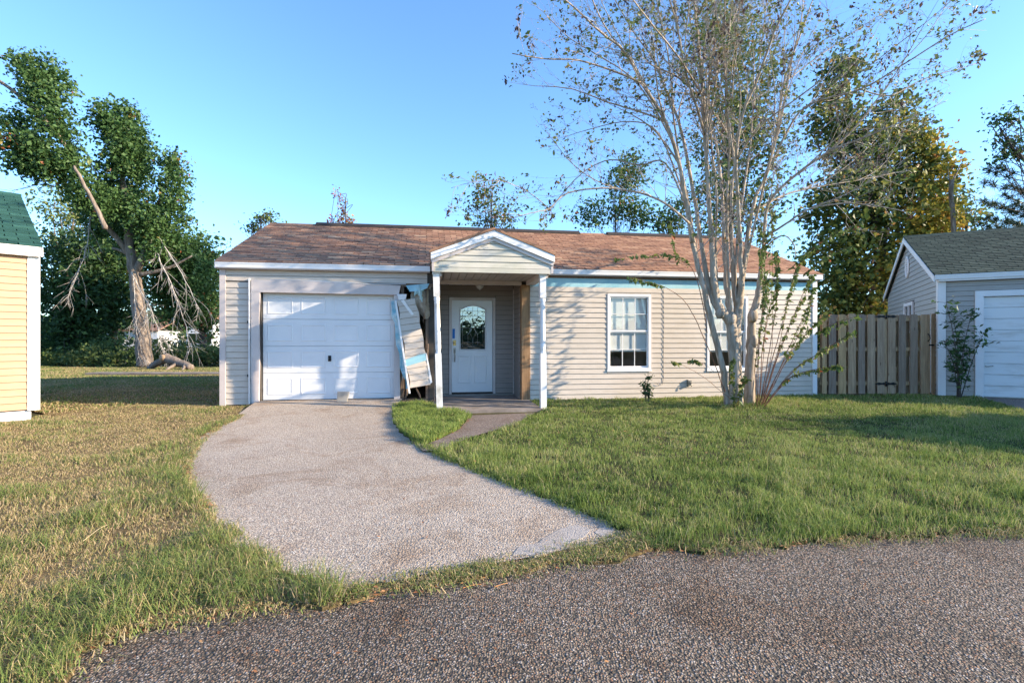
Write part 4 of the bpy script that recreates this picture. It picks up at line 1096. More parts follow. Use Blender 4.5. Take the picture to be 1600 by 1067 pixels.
for z in (0.255, 1.825):
    m = MB(); xm = px2x(1382) - GX
    for sg in (-1, 1):
        m.prism([(xm + sg * 0.03, z - 0.035), (xm + sg * 0.10, z - 0.018), (xm + sg * 0.17, z - 0.034), (xm + sg * 0.27, z), (xm + sg * 0.17, z + 0.034), (xm + sg * 0.10, z + 0.018), (xm + sg * 0.03, z + 0.035)], -0.056, -0.050, 'y')
    m.tube([(xm, -0.056, z - 0.06), (xm, -0.056, z + 0.06)], 0.016, 8); m.build('hinge', MT['black'], gate)
m = MB(); xl = px2x(1447) - GX; m.tube([(xl, -0.05, 1.42), (xl + 0.015, -0.09, 1.38), (xl + 0.02, -0.095, 1.30), (xl, -0.05, 1.24)], 0.010, 6); m.build('gate_handle', MT['black'], gate)
m = MB(); xl = px2x(1452) - GX; m.box(xl - 0.05, xl + 0.07, -0.062, -0.048, 1.14, 1.175); m.tube([(xl - 0.03, -0.07, 1.157), (xl + 0.05, -0.07, 1.157)], 0.008, 6); m.build('latch', MT['black'], gate)

# ------------------------------------------------------------------ far houses seen between the trees
MT['far_white'] = simple('far_white_wall', (0.66, 0.66, 0.66), (0.74, 0.74, 0.74), 1, 0.6)
MT['far_roof'] = simple('far_brown_roof', (0.20, 0.115, 0.08), (0.29, 0.17, 0.115), 3, 0.9)
def far_house(label, x0, x1, y, d, wz, rz_, gable_front=False):
    r_ = empty('distant_house', ((x0 + x1) / 2, y, -0.03)); tag(r_, label, 'house', 'distant white houses')
    w = (x1 - x0) / 2
    m = MB(); m.box(-w, w, 0, d, 0, wz)
    if gable_front: m.prism([(-w, wz), (w, wz), (0, rz_ - 0.1)], 0.0, d, 'y')
    m.build('wall', MT['far_white'], r_)
    m = MB()
    if gable_front: m.prism([(-w - 0.3, wz - 0.1), (0, rz_ - 0.05), (w + 0.3, wz - 0.1), (w + 0.3, wz + 0.08), (0, rz_ + 0.12), (-w - 0.3, wz + 0.08)], -0.3, d + 0.3, 'y')
    else: m.prism([(-0.4, wz - 0.05), (d / 2, rz_), (d + 0.4, wz - 0.05), (d + 0.4, wz + 0.1), (d / 2, rz_ + 0.15), (-0.4, wz + 0.1)], -w - 0.3, w + 0.3, 'x')
    m.build('roof', MT['far_roof'], r_)
    for xx in (-w * 0.55, w * 0.1, w * 0.6):
        m = MB(); m.box(xx - 0.45, xx + 0.45, -0.04, -0.005, 0.9, 2.0); f = m.build('window', MT['white'], r_)
        m = MB(); m.add([(xx - 0.38, -0.045, 0.97), (xx + 0.38, -0.045, 0.97), (xx + 0.38, -0.045, 1.93), (xx - 0.38, -0.045, 1.93)], [(0, 1, 2, 3)]); m.build('pane', MT['door_glass'], f)
    return r_
far_house('distant white house with brown roof seen through the trees beside the grey trunk', -51, -41.5, 60, 8, 2.35, 4.0)
far_house('distant tall white gabled house just left of the beige cottage', -31.8, -29.2, 50, 6, 3.3, 4.5, True)
far_house('low distant house with brown roof at the beige cottage corner', -28.6, -19, 52, 8, 2.2, 3.6)

# ------------------------------------------------------------------ vegetation
MT['bark_pale'] = None
def bark(name, a, b, c, st=(6, 6, 1.2), sc=2.0, bump=0.7):
    k = NT(name); v = k.coord(st)
    n1 = k.noise(v, sc, 7, 0.65, 0.6)
    col = k.ramp(n1, [(0.30, a), (0.52, b), (0.72, c)])
    return k.done(col, 0.85, k.bump(n1, bump, 0.02), 0.15)
MT['bark_crape'] = bark('crape_myrtle_bark', (0.21, 0.15, 0.095), (0.39, 0.325, 0.255), (0.55, 0.49, 0.42), (9, 9, 1.3), 1.7, 0.8)
MT['bark_twig'] = bark('crape_twig_bark', (0.34, 0.28, 0.24), (0.46, 0.40, 0.36), (0.56, 0.51, 0.47), (4, 4, 4), 2, 0.1)
MT['bark_grey'] = bark('grey_bark', (0.10, 0.075, 0.058), (0.225, 0.18, 0.145), (0.34, 0.29, 0.245))
MT['bark_dark'] = bark('dark_bark', (0.05, 0.04, 0.035), (0.11, 0.09, 0.075), (0.17, 0.14, 0.12))
MT['dead_twig'] = bark('dead_branch_bark', (0.28, 0.25, 0.22), (0.40, 0.37, 0.34), (0.50, 0.47, 0.44), (3, 3, 3), 2, 0.2)
MT['sucker'] = simple('reddish_shoot', (0.16, 0.075, 0.05), (0.26, 0.15, 0.10), 8, 0.7)
MT['cut_wood'] = simple('sawn_wood', (0.34, 0.22, 0.13), (0.46, 0.33, 0.21), 14, 0.85)
def leafmat(name, stops, tr=0.35): return toned(name, stops, 0.5, 0.3, tr)
MT['leaf_gum'] = leafmat('sweetgum_leaf', [(0.0, (0.034, 0.078, 0.025)), (0.45, (0.078, 0.152, 0.046)), (0.85, (0.139, 0.232, 0.074)), (0.95, (0.264, 0.232, 0.062)), (1.0, (0.310, 0.109, 0.046))])
MT['leaf_dark'] = leafmat('dark_leaf', [(0.0, (0.025, 0.059, 0.020)), (0.6, (0.067, 0.133, 0.042)), (1.0, (0.154, 0.238, 0.070))])  # dark green leaf shared by back trees, woods, holly and shrubs
MT['leaf_maple'] = leafmat('autumn_leaf', [(0.0, (0.051, 0.087, 0.026)), (0.30, (0.109, 0.152, 0.041)), (0.55, (0.246, 0.246, 0.051)), (0.75, (0.464, 0.362, 0.058)), (0.9, (0.406, 0.210, 0.058)), (1.0, (0.232, 0.109, 0.051))])
MT['leaf_light'] = leafmat('light_leaf', [(0.0, (0.065, 0.111, 0.033)), (0.6, (0.137, 0.195, 0.058)), (1.0, (0.260, 0.260, 0.078))])
MT['leaf_red'] = leafmat('red_leaf', [(0.0, (0.10, 0.14, 0.04)), (0.35, (0.34, 0.28, 0.07)), (0.6, (0.46, 0.17, 0.08)), (1.0, (0.42, 0.08, 0.09))])
MT['leaf_crape'] = leafmat('crape_leaf', [(0.0, (0.054, 0.036, 0.042)), (0.2, (0.102, 0.072, 0.060)), (0.3, (0.054, 0.096, 0.026)), (0.65, (0.120, 0.180, 0.050)), (0.88, (0.228, 0.228, 0.060)), (1.0, (0.432, 0.132, 0.060))])
MT['needle'] = leafmat('pine_needle', [(0.0, (0.020, 0.040, 0.022)), (1.0, (0.055, 0.090, 0.040))], 0.15)

def leaf_obj(name, C, size, tone, mat, parent=None, ratio=0.6, up=0.35, seed=0, axis=None):
    r = np.random.default_rng(seed + 100)
    n = len(C); C = np.asarray(C, float)
    nrm = r.normal(size=(n, 3)); nrm[:, 2] += up * 2; nrm /= np.linalg.norm(nrm, axis=1)[:, None]
    a = r.normal(size=(n, 3)) if axis is None else np.asarray(axis) + r.normal(0, 0.35, (n, 3))
    a -= nrm * (a * nrm).sum(1)[:, None]; a /= np.linalg.norm(a, axis=1)[:, None] + 1e-9
    b = np.cross(nrm, a)
    s = (size * (0.45 + 1.15 * r.random(n) ** 1.4))[:, None]
    V = np.empty((n, 5, 3))
    V[:, 0] = C - a * s * 0.5; V[:, 1] = C + b * s * ratio * 0.5 + nrm * s * 0.10; V[:, 2] = C + a * s * 0.5 - nrm * s * 0.06
    V[:, 3] = C - b * s * ratio * 0.5 + nrm * s * 0.10; V[:, 4] = C + a * s * 0.02
    F = (np.arange(n)[:, None, None] * 5 + np.array([[0, 1, 4], [1, 2, 4], [0, 4, 3], [4, 2, 3]])[None]).reshape(-1, 3)
    return np_mesh(name, V.reshape(-1, 3), F, np.repeat(np.clip(tone, 0, 1), 5), mat, parent)

def cloud(ells, nclump, per, crad, seed=0, tone0=0.45, tvar=0.22, inner=0.45, jag=0.10):
    """ells: (centre, (rx,ry,rz)); returns leaf centres and tones, in uneven clumps near the crown's outside"""
    r = np.random.default_rng(seed)
    wts = np.array([(e[1][0] * e[1][1] * e[1][2]) ** 0.67 for e in ells]); wts /= wts.sum()
    which = r.choice(len(ells), nclump, p=wts)
    d = r.normal(size=(nclump, 3)); d /= np.linalg.norm(d, axis=1)[:, None]
    rad = inner + (1 - inner) * r.random(nclump) ** 0.6
    rad *= 1 + jag * r.normal(size=nclump)
    cen = np.array([ells[w][0] for w in which], float); er = np.array([ells[w][1] for w in which], float)
    cc = cen + d * er * rad[:, None]
    k = np.maximum(3, (per * (0.5 + r.random(nclump))).astype(int))
    idx = np.repeat(np.arange(nclump), k)
    off = r.normal(size=(len(idx), 3)) * crad * np.array([1, 1, 0.7])
    C = cc[idx] + off
    ct = tone0 + tvar * r.normal(size=nclump)
    T = ct[idx] + 0.14 * r.normal(size=len(idx))
    return C, T, cc

def smooth_path(pts, n=4, jit=0.0, rnd=random):
    P = [Vector(p) for p in pts]; out = []
    for i in range(len(P) - 1):
        p0, p1, p2, p3 = P[max(i - 1, 0)], P[i], P[i + 1], P[min(i + 2, len(P) - 1)]
        for k in range(n):
            t = k / n
            q = 0.5 * ((2 * p1) + (p2 - p0) * t + (2 * p0 - 5 * p1 + 4 * p2 - p3) * t * t + (3 * p1 - p0 - 3 * p2 + p3) * t ** 3)
            if jit and (i or k): q += Vector((rnd.gauss(0, jit), rnd.gauss(0, jit), rnd.gauss(0, jit)))
            out.append(q)
    out.append(P[-1]); return out

def limb(mb, pts, r0, r1, sides=7, n=4, jit=0.0):
    P = smooth_path(pts, n, jit); k = len(P)
    mb.tube(P, [r0 + (r1 - r0) * i / (k - 1) for i in range(k)], sides)
    return P

def branch_to(mb, P, clumps, count, r0, rnd):
    """thin limbs from a trunk path to some of the foliage clumps"""
    for _ in range(count):
        c = Vector(clumps[rnd.randrange(len(clumps))]); i = rnd.randrange(len(P) // 3, len(P))
        a = P[i]
        if a.z > c.z + 0.5: a = P[len(P) // 3]
        mid = a.lerp(c, 0.5) + Vector((rnd.gauss(0, .2), rnd.gauss(0, .2), rnd.uniform(0, .4)))
        limb(mb, [a, mid, c], r0 * rnd.uniform(0.5, 1), 0.012, 5, 3)

def pe(px, py, Y, rx, ry, depth=None):
    """crown lobe given by its outline in the view: centre and half sizes in pixels"""
    c = at(px, py, Y); k = Y / FPX
    return (tuple(c), (rx * k, (depth if depth else (rx + ry) / 2) * k, ry * k))

def tree(name, label, base, trunk_pts, r0, r1, ells, nclump, per, crad, lsize, mat, bmat, seed, cat='tree', group=None, tone0=0.45, tvar=0.22, nb=10, ratio=0.6, inner=0.45, tone_fn=None):
    root = empty(name, base); tag(root, label, cat, group)
    off = Vector(base); rnd = random.Random(seed)
    C, T, cc = cloud(ells, nclump, per, crad, seed, tone0, tvar, inner)
    if tone_fn is not None: T = T + tone_fn(C)
    mbx = MB()
    P = limb(mbx, [Vector(p) - off for p in trunk_pts], r0, r1, 9, 4, r0 * 0.06)
    branch_to(mbx, P, cc - np.array(off), nb, r1 * 0.8, rnd)
    branch_to(mbx, P, cc - np.array(off), nb * 2, 0.018, rnd)
    mbx.build('trunk', bmat, root)
    leaf_obj('crown', C - np.array(off), lsize, T, mat, root, ratio, seed=seed)
    return root

# --- storm-broken sweetgum on the left
Y = 24.0
b0 = at(226, 575, Y); b0.z = -0.03
gum = empty('sweetgum_tree', b0); tag(gum, 'tall storm broken sweetgum with clumped dark green crown and grey trunk', 'tree')
mbx = MB()
P = limb(mbx, [b0 - b0, at(222, 520, Y) - b0, at(212, 440, Y) - b0, at(203, 385, Y) - b0, at(199, 340, Y) - b0, at(191, 270, Y) - b0, at(188, 190, Y) - b0], 0.35, 0.06, 12, 5, 0.02)
limb(mbx, [at(213, 425, Y) - b0, at(226, 395, Y - .2) - b0, at(233, 372, Y - .3) - b0, at(245, 360, Y - .3) - b0], 0.17, 0.10, 9, 4)
limb(mbx, [at(204, 400, Y) - b0, at(182, 372, Y - .3) - b0, at(160, 345, Y - .6) - b0, at(146, 318, Y - 1.0) - b0, at(128, 285, Y - 1.5) - b0, at(100, 258, Y - 2.0) - b0, at(60, 240, Y - 2.2) - b0, at(40, 215, Y - 2.3) - b0], 0.13, 0.04, 9, 4)
limb(mbx, [at(128, 285, Y - 1.5) - b0, at(110, 240, Y - 2.0) - b0, at(72, 190, Y - 2.7) - b0, at(40, 160, Y - 2.6) - b0, at(15, 138, Y - 2.8) - b0, at(-25, 112, Y - 3) - b0], 0.09, 0.06, 8, 4)
limb(mbx, [at(200, 360, Y) - b0, at(240, 330, Y) - b0, at(262, 280, Y) - b0, at(268, 245, Y) - b0], 0.12, 0.03, 7, 4)
limb(mbx, [at(215, 430, Y) - b0, at(260, 420, Y) - b0, at(300, 400, Y) - b0], 0.12, 0.03, 7, 4)
limb(mbx, [at(203, 400, Y) - b0, at(190, 392, Y) - b0, at(176, 388, Y) - b0], 0.09, 0.06, 7, 3)
mbx.build('trunk', MT['bark_grey'], gum)
ells = [pe(58, 108, Y - 2.2, 24, 28), pe(74, 150, Y - 2.2, 28, 44), pe(34, 232, Y - 2.6, 36, 30), pe(84, 215, Y - 2.4, 32, 42), pe(108, 265, Y - 2.2, 26, 28), pe(20, 190, Y - 2.6, 16, 20), pe(62, 262, Y - 2.4, 30, 22),
        pe(132, 305, Y - 2.0, 26, 24), pe(160, 322, Y - 1.4, 24, 26), pe(196, 322, Y - .8, 24, 24), pe(228, 345, Y - .7, 22, 26), pe(245, 385, Y - .3, 18, 22),
        pe(210, 375, Y + .9, 30, 30), pe(178, 192, Y - .4, 28, 34), pe(205, 245, Y - .4, 30, 40), pe(196, 215, Y - .3, 28, 48), pe(194, 285, Y + .9, 30, 46), pe(180, 335, Y + 1.5, 30, 34), pe(152, 345, Y + 1.5, 18, 26),
        pe(270, 258, Y, 14, 20), pe(274, 295, Y, 19, 36), pe(264, 345, Y + .2, 24, 36), pe(245, 395, Y + 1.8, 26, 32), pe(285, 405, Y + 1.2, 30, 40), pe(312, 440, Y + 1.2, 20, 44), pe(258, 445, Y + 2, 32, 34), pe(300, 490, Y + 2.4, 30, 26)]
C, T, cc = cloud(ells, 2300, 27, 0.22, 3, 0.40, 0.18, 0.4, 0.20)
leaf_obj('crown', C - np.array(b0), 0.145, T, MT['leaf_gum'], gum, 0.75, seed=3)
m = MB(); limb(m, [at(116, 260, Y - 2.9) - b0, at(124, 275, Y - 2.9) - b0, at(142, 310, Y - 2.7) - b0, at(156, 336, Y - 2.5) - b0, at(164, 358, Y - 2.4) - b0], 0.05, 0.10, 9, 4, 0.015); m.build('broken_limb', MT['bark_grey'], gum)
def dead(parent, off, path, r0, n, seed, L=1.3, Yd=Y):
    rnd = random.Random(seed); m_ = MB()
    P_ = limb(m_, [at(px_, py_, Yd - 0.6 + 0.3 * rnd.random()) - off for px_, py_ in path], r0, 0.010, 5, 4, 0.02)
    for _ in range(n):
        i = rnd.randrange(len(P_) // 5, len(P_)); a = P_[i]; d = (P_[min(i + 1, len(P_) - 1)] - P_[max(i - 1, 0)]).normalized()
        d2 = (d + Vector((rnd.gauss(0, .5), rnd.gauss(0, .5), rnd.gauss(-.25, .3)))).normalized(); l_ = L * rnd.uniform(.3, 1)
        q = limb(m_, [a, a + d2 * l_ * .5 + Vector((rnd.gauss(0, .06), 0, rnd.gauss(0, .06))), a + d2 * l_ + Vector((0, 0, -.15 * l_))], 0.011, 0.005, 4, 3)
        for _k in range(4):
            a2 = q[rnd.randrange(1, len(q))]; d3 = (d2 + Vector((rnd.gauss(0, .6), rnd.gauss(0, .6), rnd.gauss(-.2, .4)))).normalized()
            limb(m_, [a2, a2 + d3 * l_ * .45], 0.008, 0.004, 3, 2)
    m_.build('dead_branch', MT['dead_twig'], parent)
dead(gum, b0, [(148, 318), (141, 345), (134, 393), (120, 430), (106, 466)], 0.035, 18, 1, 1.4)
dead(gum, b0, [(212, 352), (232, 368), (252, 410), (272, 455), (290, 510), (297, 545)], 0.036, 22, 2, 1.6)
dead(gum, b0, [(212, 352), (240, 362), (262, 392), (290, 440), (310, 480)], 0.036, 16, 3, 1.5)
dead(gum, b0, [(206, 425), (220, 455), (238, 490), (250, 530), (258, 560)], 0.03, 26, 4, 1.5)
dead(gum, b0, [(208, 430), (211, 470), (214, 520), (225, 560)], 0.025, 20, 5, 1.1)
dead(gum, b0, [(125, 225), (140, 250), (155, 285), (158, 310), (170, 330)], 0.03, 8, 6, 0.8)
dead(gum, b0, [(152, 312), (120, 300), (90, 292), (60, 288), (25, 298), (0, 296)], 0.03, 7, 7, 1.0)

for i, (lab, base_px, trunk, ells_, mt, bm, nc, ls, t0) in enumerate([
    ('dark leafy tree at far left behind the peach cottage corner', (110, 565), [(110, 500), (105, 430)], [(100, 430, 46, 60), (92, 500, 40, 50), (140, 470, 40, 60), (125, 530, 40, 36)], 'leaf_dark', 'bark_dark', 420, 0.24, 0.30),
    ('dark leafy tree behind the broken sweetgum trunk', (178, 565), [(176, 500), (172, 430)], [(170, 420, 44, 52), (185, 480, 30, 40), (150, 400, 40, 40)], 'leaf_dark', 'bark_dark', 340, 0.24, 0.34),
    ('rounded green tree close to the beige cottage corner', (318, 565), [(316, 510), (308, 450)], [(296, 420, 40, 46), (325, 450, 22, 50), (280, 470, 34, 34), (316, 400, 24, 28), (330, 500, 18, 24)], 'leaf_gum', 'bark_dark', 420, 0.19, 0.55),
    ('feathery light green tree above the green roof', (118, 565), [(116, 450), (112, 360)], [(95, 320, 40, 34), (130, 350, 36, 40), (80, 375, 26, 26), (110, 385, 40, 30)], 'leaf_light', 'bark_grey', 150, 0.20, 0.55)]):
    Yt = (28.0, 29.5, 27.0, 31.0)[i]
    bb_ = at(base_px[0], base_px[1], Yt); bb_.z = -0.03
    tree('leafy_tree', lab, bb_, [bb_] + [at(a, b, Yt) for a, b in trunk], 0.22, 0.08, [pe(a, b, Yt, c, d) for a, b, c, d in ells_], nc, 24, 0.42, ls, MT[mt], MT[bm], 40 + i, tone0=t0, nb=12)
# undergrowth along the back of the yard
rr = np.random.default_rng(77); n_ = 620
cx = rr.uniform(-26, -12.6, n_); cy = rr.uniform(24.8, 28.0, n_); hz_ = (0.5 + 1.0 * vnoise(cx, cy, 1.5, 71)) * rr.random(n_) ** 0.7
idx = np.repeat(np.arange(n_), 24)
C = np.stack([cx, cy, hz_], 1)[idx] + rr.normal(size=(len(idx), 3)) * np.array([0.25, 0.25, 0.14]); C[:, 2] = np.abs(C[:, 2])
T = 0.45 + 0.25 * rr.normal(size=n_)[idx] + 0.12 * rr.normal(size=len(idx))
tag(leaf_obj('undergrowth', C, 0.16, T, MT['leaf_light'], None, 0.5, seed=9), 'tangled green undergrowth along the back of the yard', 'undergrowth', kind='stuff')
# far woods: behind the houses, and across the road behind the camera (they show in the glass)
def woods(name, label, arc, rad, hgt, n, seed, ls):
    r_ = np.random.default_rng(seed); a = np.radians(r_.uniform(arc[0], arc[1], n)); rr_ = rad * (1 + 0.14 * r_.random(n))
    cx_, cy_ = np.sin(a) * rr_, np.cos(a) * rr_
    top = hgt * (0.45 + 0.75 * vnoise(np.degrees(a), 0 * a, 6.0, seed) * (0.6 + 0.5 * vnoise(np.degrees(a), 0 * a, 1.7, seed + 1)))
    z_ = top * r_.random(n) ** 0.8
    ix = np.repeat(np.arange(n), 9)
    C_ = np.stack([cx_, cy_, z_], 1)[ix] + r_.normal(size=(len(ix), 3)) * np.array([.7, .7, .5]); C_[:, 2] = np.abs(C_[:, 2])
    T_ = 0.4 + 0.22 * r_.normal(size=n)[ix] + .1 * r_.normal(size=len(ix))
    tag(leaf_obj(name, C_, ls, T_, MT['leaf_dark'], None, 0.8, seed=seed), label, 'trees', kind='stuff')
woods('far_woods', 'distant line of green trees behind the houses', (-50, 50), 75, 6.5, 3200, 201, 0.8)
woods('street_woods', 'line of trees across the road behind the viewpoint', (105, 300), 62, 4.6, 5200, 202, 0.9)
# fallen log
p0, p1 = at(258, 566, 22.5), at(300, 580, 21.6)
lg = empty('fallen_log', (p0.x, p0.y, 0)); tag(lg, 'sawn fallen log lying beside the sweetgum trunk', 'log')
m = MB(); limb(m, [(0, 0, 0.50), (0.4, -0.12, 0.40), (0.9, -0.3, 0.26), (1.5, -0.55, 0.10)], 0.22, 0.13, 12, 4, 0.02); limb(m, [(0.75, -0.25, 0.28), (0.62, -0.6, 0.10), (0.55, -0.8, -0.02)], 0.08, 0.05, 7, 3); limb(m, [(1.1, -0.4, 0.2), (1.3, -0.75, 0.08), (1.35, -0.95, -0.02)], 0.07, 0.04, 7, 3); limb(m, [(0.1, 0, 0.45), (-0.5, 0.15, 0.22), (-0.9, 0.25, 0.0)], 0.16, 0.12, 9, 3, 0.01); m.build('trunk', MT['bark_grey'], lg)
m = MB(); m.tube([(0.02, -0.20, 0.50), (0.015, -0.235, 0.502)], [0.15, 0.145], 14); m.build('cut_face', MT['cut_wood'], lg)

# --- trees showing above the roof
def small_tree(label, px, py, Yt, lobes, mt, nclump, ls, seed, t0=0.5, tv=0.2, r=0.10, crad=0.22, per=16):
    b_ = at(px, 560, Yt); b_.z = -0.03
    return tree('leafy_tree', label, b_, [b_, at(px + 4, 450, Yt), at(px, py + 30, Yt), at(px, py, Yt)], r, 0.02, [pe(a, b, Yt, c, d) for a, b, c, d in lobes], nclump, per, crad, ls, MT[mt], MT['bark_dark'], seed, tone0=t0, tvar=tv, nb=16, inner=0.2)
small_tree('small green treetop behind the left end of the brown roof', 408, 345, 26, [(412, 342, 22, 10), (395, 356, 12, 8)], 'leaf_light', 30, 0.15, 61, 0.35)
small_tree('slender treetop with red leaves above the brown roof', 540, 310, 26, [(528, 305, 5, 14), (534, 330, 7, 16), (543, 345, 14, 9), (522, 345, 10, 8)], 'leaf_red', 30, 0.14, 62, 0.6, 0.3, 0.05, 0.14, 9)
small_tree('loose green treetop right above the porch gable', 768, 300, 28, [(765, 330, 38, 28), (760, 298, 24, 22), (790, 345, 20, 16), (745, 345, 18, 14)], 'leaf_crape', 95, 0.17, 63, 0.5, 0.16, 0.08, 0.28, 14)
small_tree('dark rounded tree above the roof left of the crape myrtle', 962, 330, 28, [(925, 335, 34, 22), (965, 325, 36, 28), (985, 270, 24, 34), (1000, 335, 26, 24), (965, 285, 20, 20)], 'leaf_gum', 200, 0.18, 64, 0.45, 0.2, 0.10, 0.3, 18)
small_tree('small dark tree behind the crape myrtle stems', 1045, 350, 27, [(1040, 350, 26, 18), (1060, 330, 20, 26)], 'leaf_dark', 60, 0.17, 65, 0.5)
small_tree('tall loose green tree rising behind the crape myrtle', 1135, 120, 21, [(1130, 60, 44, 70), (1165, 130, 44, 70), (1140, 210, 60, 60), (1185, 230, 50, 60), (1120, 300, 50, 50), (1170, 320, 50, 40), (1100, 370, 40, 30)], 'leaf_light', 620, 0.16, 66, 0.42, 0.25, 0.16, 0.28, 18)

Yt = 21.0; b_ = at(1385, 580, Yt); b_.z = -0.03
def autumn(C_):
    px_ = 800 + FPX * C_[:, 0] / C_[:, 1]; py_ = HZ - FPX * (C_[:, 2] - CAMH) / C_[:, 1]
    return np.clip((px_ - 1330) / 150, -0.1, 1) * 0.26 + np.clip((py_ - 300) / 150, 0, 1) * 0.20
tree('autumn_tree', 'large yellowing autumn tree behind the fence and grey cottage', b_, [b_, at(1385, 480, Yt), at(1375, 380, Yt), at(1350, 280, Yt), at(1325, 160, Yt), at(1316, 90, Yt)], 0.28, 0.03,
     [pe(1313, 108, Yt, 22, 44), pe(1305, 185, Yt, 38, 50), pe(1395, 175, Yt, 30, 34), pe(1345, 235, Yt, 50, 50), pe(1415, 240, Yt, 50, 54), pe(1455, 275, Yt, 34, 50), pe(1320, 320, Yt, 62, 60), pe(1400, 330, Yt, 66, 60), pe(1460, 350, Yt, 36, 44), pe(1300, 410, Yt, 44, 56), pe(1360, 420, Yt, 60, 60), pe(1420, 420, Yt, 40, 50), pe(1330, 470, Yt, 46, 26), pe(1300, 500, Yt, 40, 40), pe(1360, 500, Yt, 50, 40)],
     1350, 22, 0.24, 0.175, MT['leaf_maple'], MT['bark_dark'], 71, tone0=0.26, tvar=0.15, nb=24, ratio=0.8, inner=0.30, tone_fn=autumn)
Yt = 19.6; b_ = at(1492, 560, Yt); b_.z = -0.03
sn = empty('snapped_trunk', b_); tag(sn, 'bare snapped grey trunk behind the green shingle roof', 'tree')
m = MB(); limb(m, [b_ - b_, at(1492, 450, Yt) - b_, at(1490, 360, Yt) - b_, at(1486, 300, Yt) - b_, at(1488, 282, Yt) - b_], 0.10, 0.075, 8, 4, 0.012)
limb(m, [at(1488, 284, Yt) - b_, at(1496, 268, Yt) - b_, at(1511, 240, Yt) - b_], 0.04, 0.006, 5, 2); limb(m, [at(1484, 286, Yt) - b_, at(1481, 262, Yt) - b_], 0.03, 0.006, 5, 2)
m.build('trunk', MT['bark_grey'], sn)
small_tree('green leafy tree beside the snapped trunk', 1510, 330, 23, [(1470, 330, 22, 36), (1520, 345, 36, 26), (1505, 310, 20, 26), (1450, 350, 24, 20)], 'leaf_light', 130, 0.16, 73, 0.5)
# pine and oak sprays at the right edge
Yt = 19.0; b_ = at(1640, 560, Yt); b_.z = -0.03
pine = empty('pine_tree', b_); tag(pine, 'pine with dark needle tufts at the far right above the green roof', 'tree')
m = MB(); limb(m, [b_ - b_, at(1640, 440, Yt) - b_, at(1636, 330, Yt) - b_, at(1630, 230, Yt) - b_, at(1625, 150, Yt) - b_], 0.16, 0.04, 8, 4)
tips = [(1560, 262), (1545, 268), (1540, 285), (1580, 290), (1555, 320), (1570, 305), (1590, 320), (1545, 340), (1575, 345), (1560, 355), (1598, 300), (1530, 352), (1590, 350), (1612, 270), (1605, 330), (1580, 330), (1538, 316)]
V_, T_ = [], []
rnd = random.Random(5)
for (tx, ty) in tips:
    e_ = at(tx, ty, Yt + rnd.uniform(-.8, .8)) - b_; s_ = at(1636, ty + 20, Yt) - b_
    Q = limb(m, [s_, s_.lerp(e_, .5) + Vector((0, 0, -.08)), e_], 0.025, 0.008, 4, 3)
    for _ in range(200):
        d_ = Vector((rnd.gauss(-.25, 1), rnd.gauss(0, 1), rnd.gauss(.2, .9))).normalized(); o_ = Q[-1 - rnd.randrange(3)] + Vector((rnd.gauss(0, .04), rnd.gauss(0, .04), rnd.gauss(0, .04)))
        w_ = d_.cross(Vector((rnd.gauss(0, 1), rnd.gauss(0, 1), rnd.gauss(0, 1)))).normalized() * 0.011; l_ = rnd.uniform(.22, .40)
        V_ += [o_ - w_, o_ + w_, o_ + d_ * l_]; T_ += [rnd.random()] * 3
m.build('trunk', MT['bark_dark'], pine)
np_mesh('crown', np.array([tuple(v) for v in V_]), np.arange(len(V_)).reshape(-1, 3), np.array(T_), MT['needle'], pine)
Yt = 17.5; b_ = at(1650, 560, Yt); b_.z = -0.03
tree('oak_tree', 'sparse leafy branches reaching in at the far right edge', b_, [b_, at(1648, 420, Yt), at(1620, 280, Yt), at(1585, 235, Yt), at(1562, 200, Yt)], 0.15, 0.015, [pe(1558, 185, Yt, 14, 18), pe(1582, 180, Yt, 14, 22), pe(1575, 225, Yt, 30, 20), pe(1610, 215, Yt, 26, 34), pe(1560, 245, Yt, 20, 14)], 85, 13, 0.16, 0.12, MT['leaf_dark'], MT['bark_dark'], 81, tone0=0.45, nb=14, inner=0.1)
# dense evergreen outside the frame on the right: throws the broad shade over the lawn
tree('holly_tree', 'dense evergreen holly standing right of the lawn outside the view', (15.6, 5.5, -0.03), [(15.6, 5.5, -0.03), (15.6, 5.5, 1.2), (15.6, 5.6, 2.6)], 0.14, 0.05, [((15.6, 5.5, 2.0), (1.7, 1.75, 1.7)), ((15.5, 5.4, 3.0), (1.2, 1.4, 1.0)), ((15.9, 5.6, 1.3), (1.5, 1.75, 1.1))], 1300, 30, 0.26, 0.20, MT['leaf_dark'], MT['bark_dark'], 91, nb=20, inner=0.2)

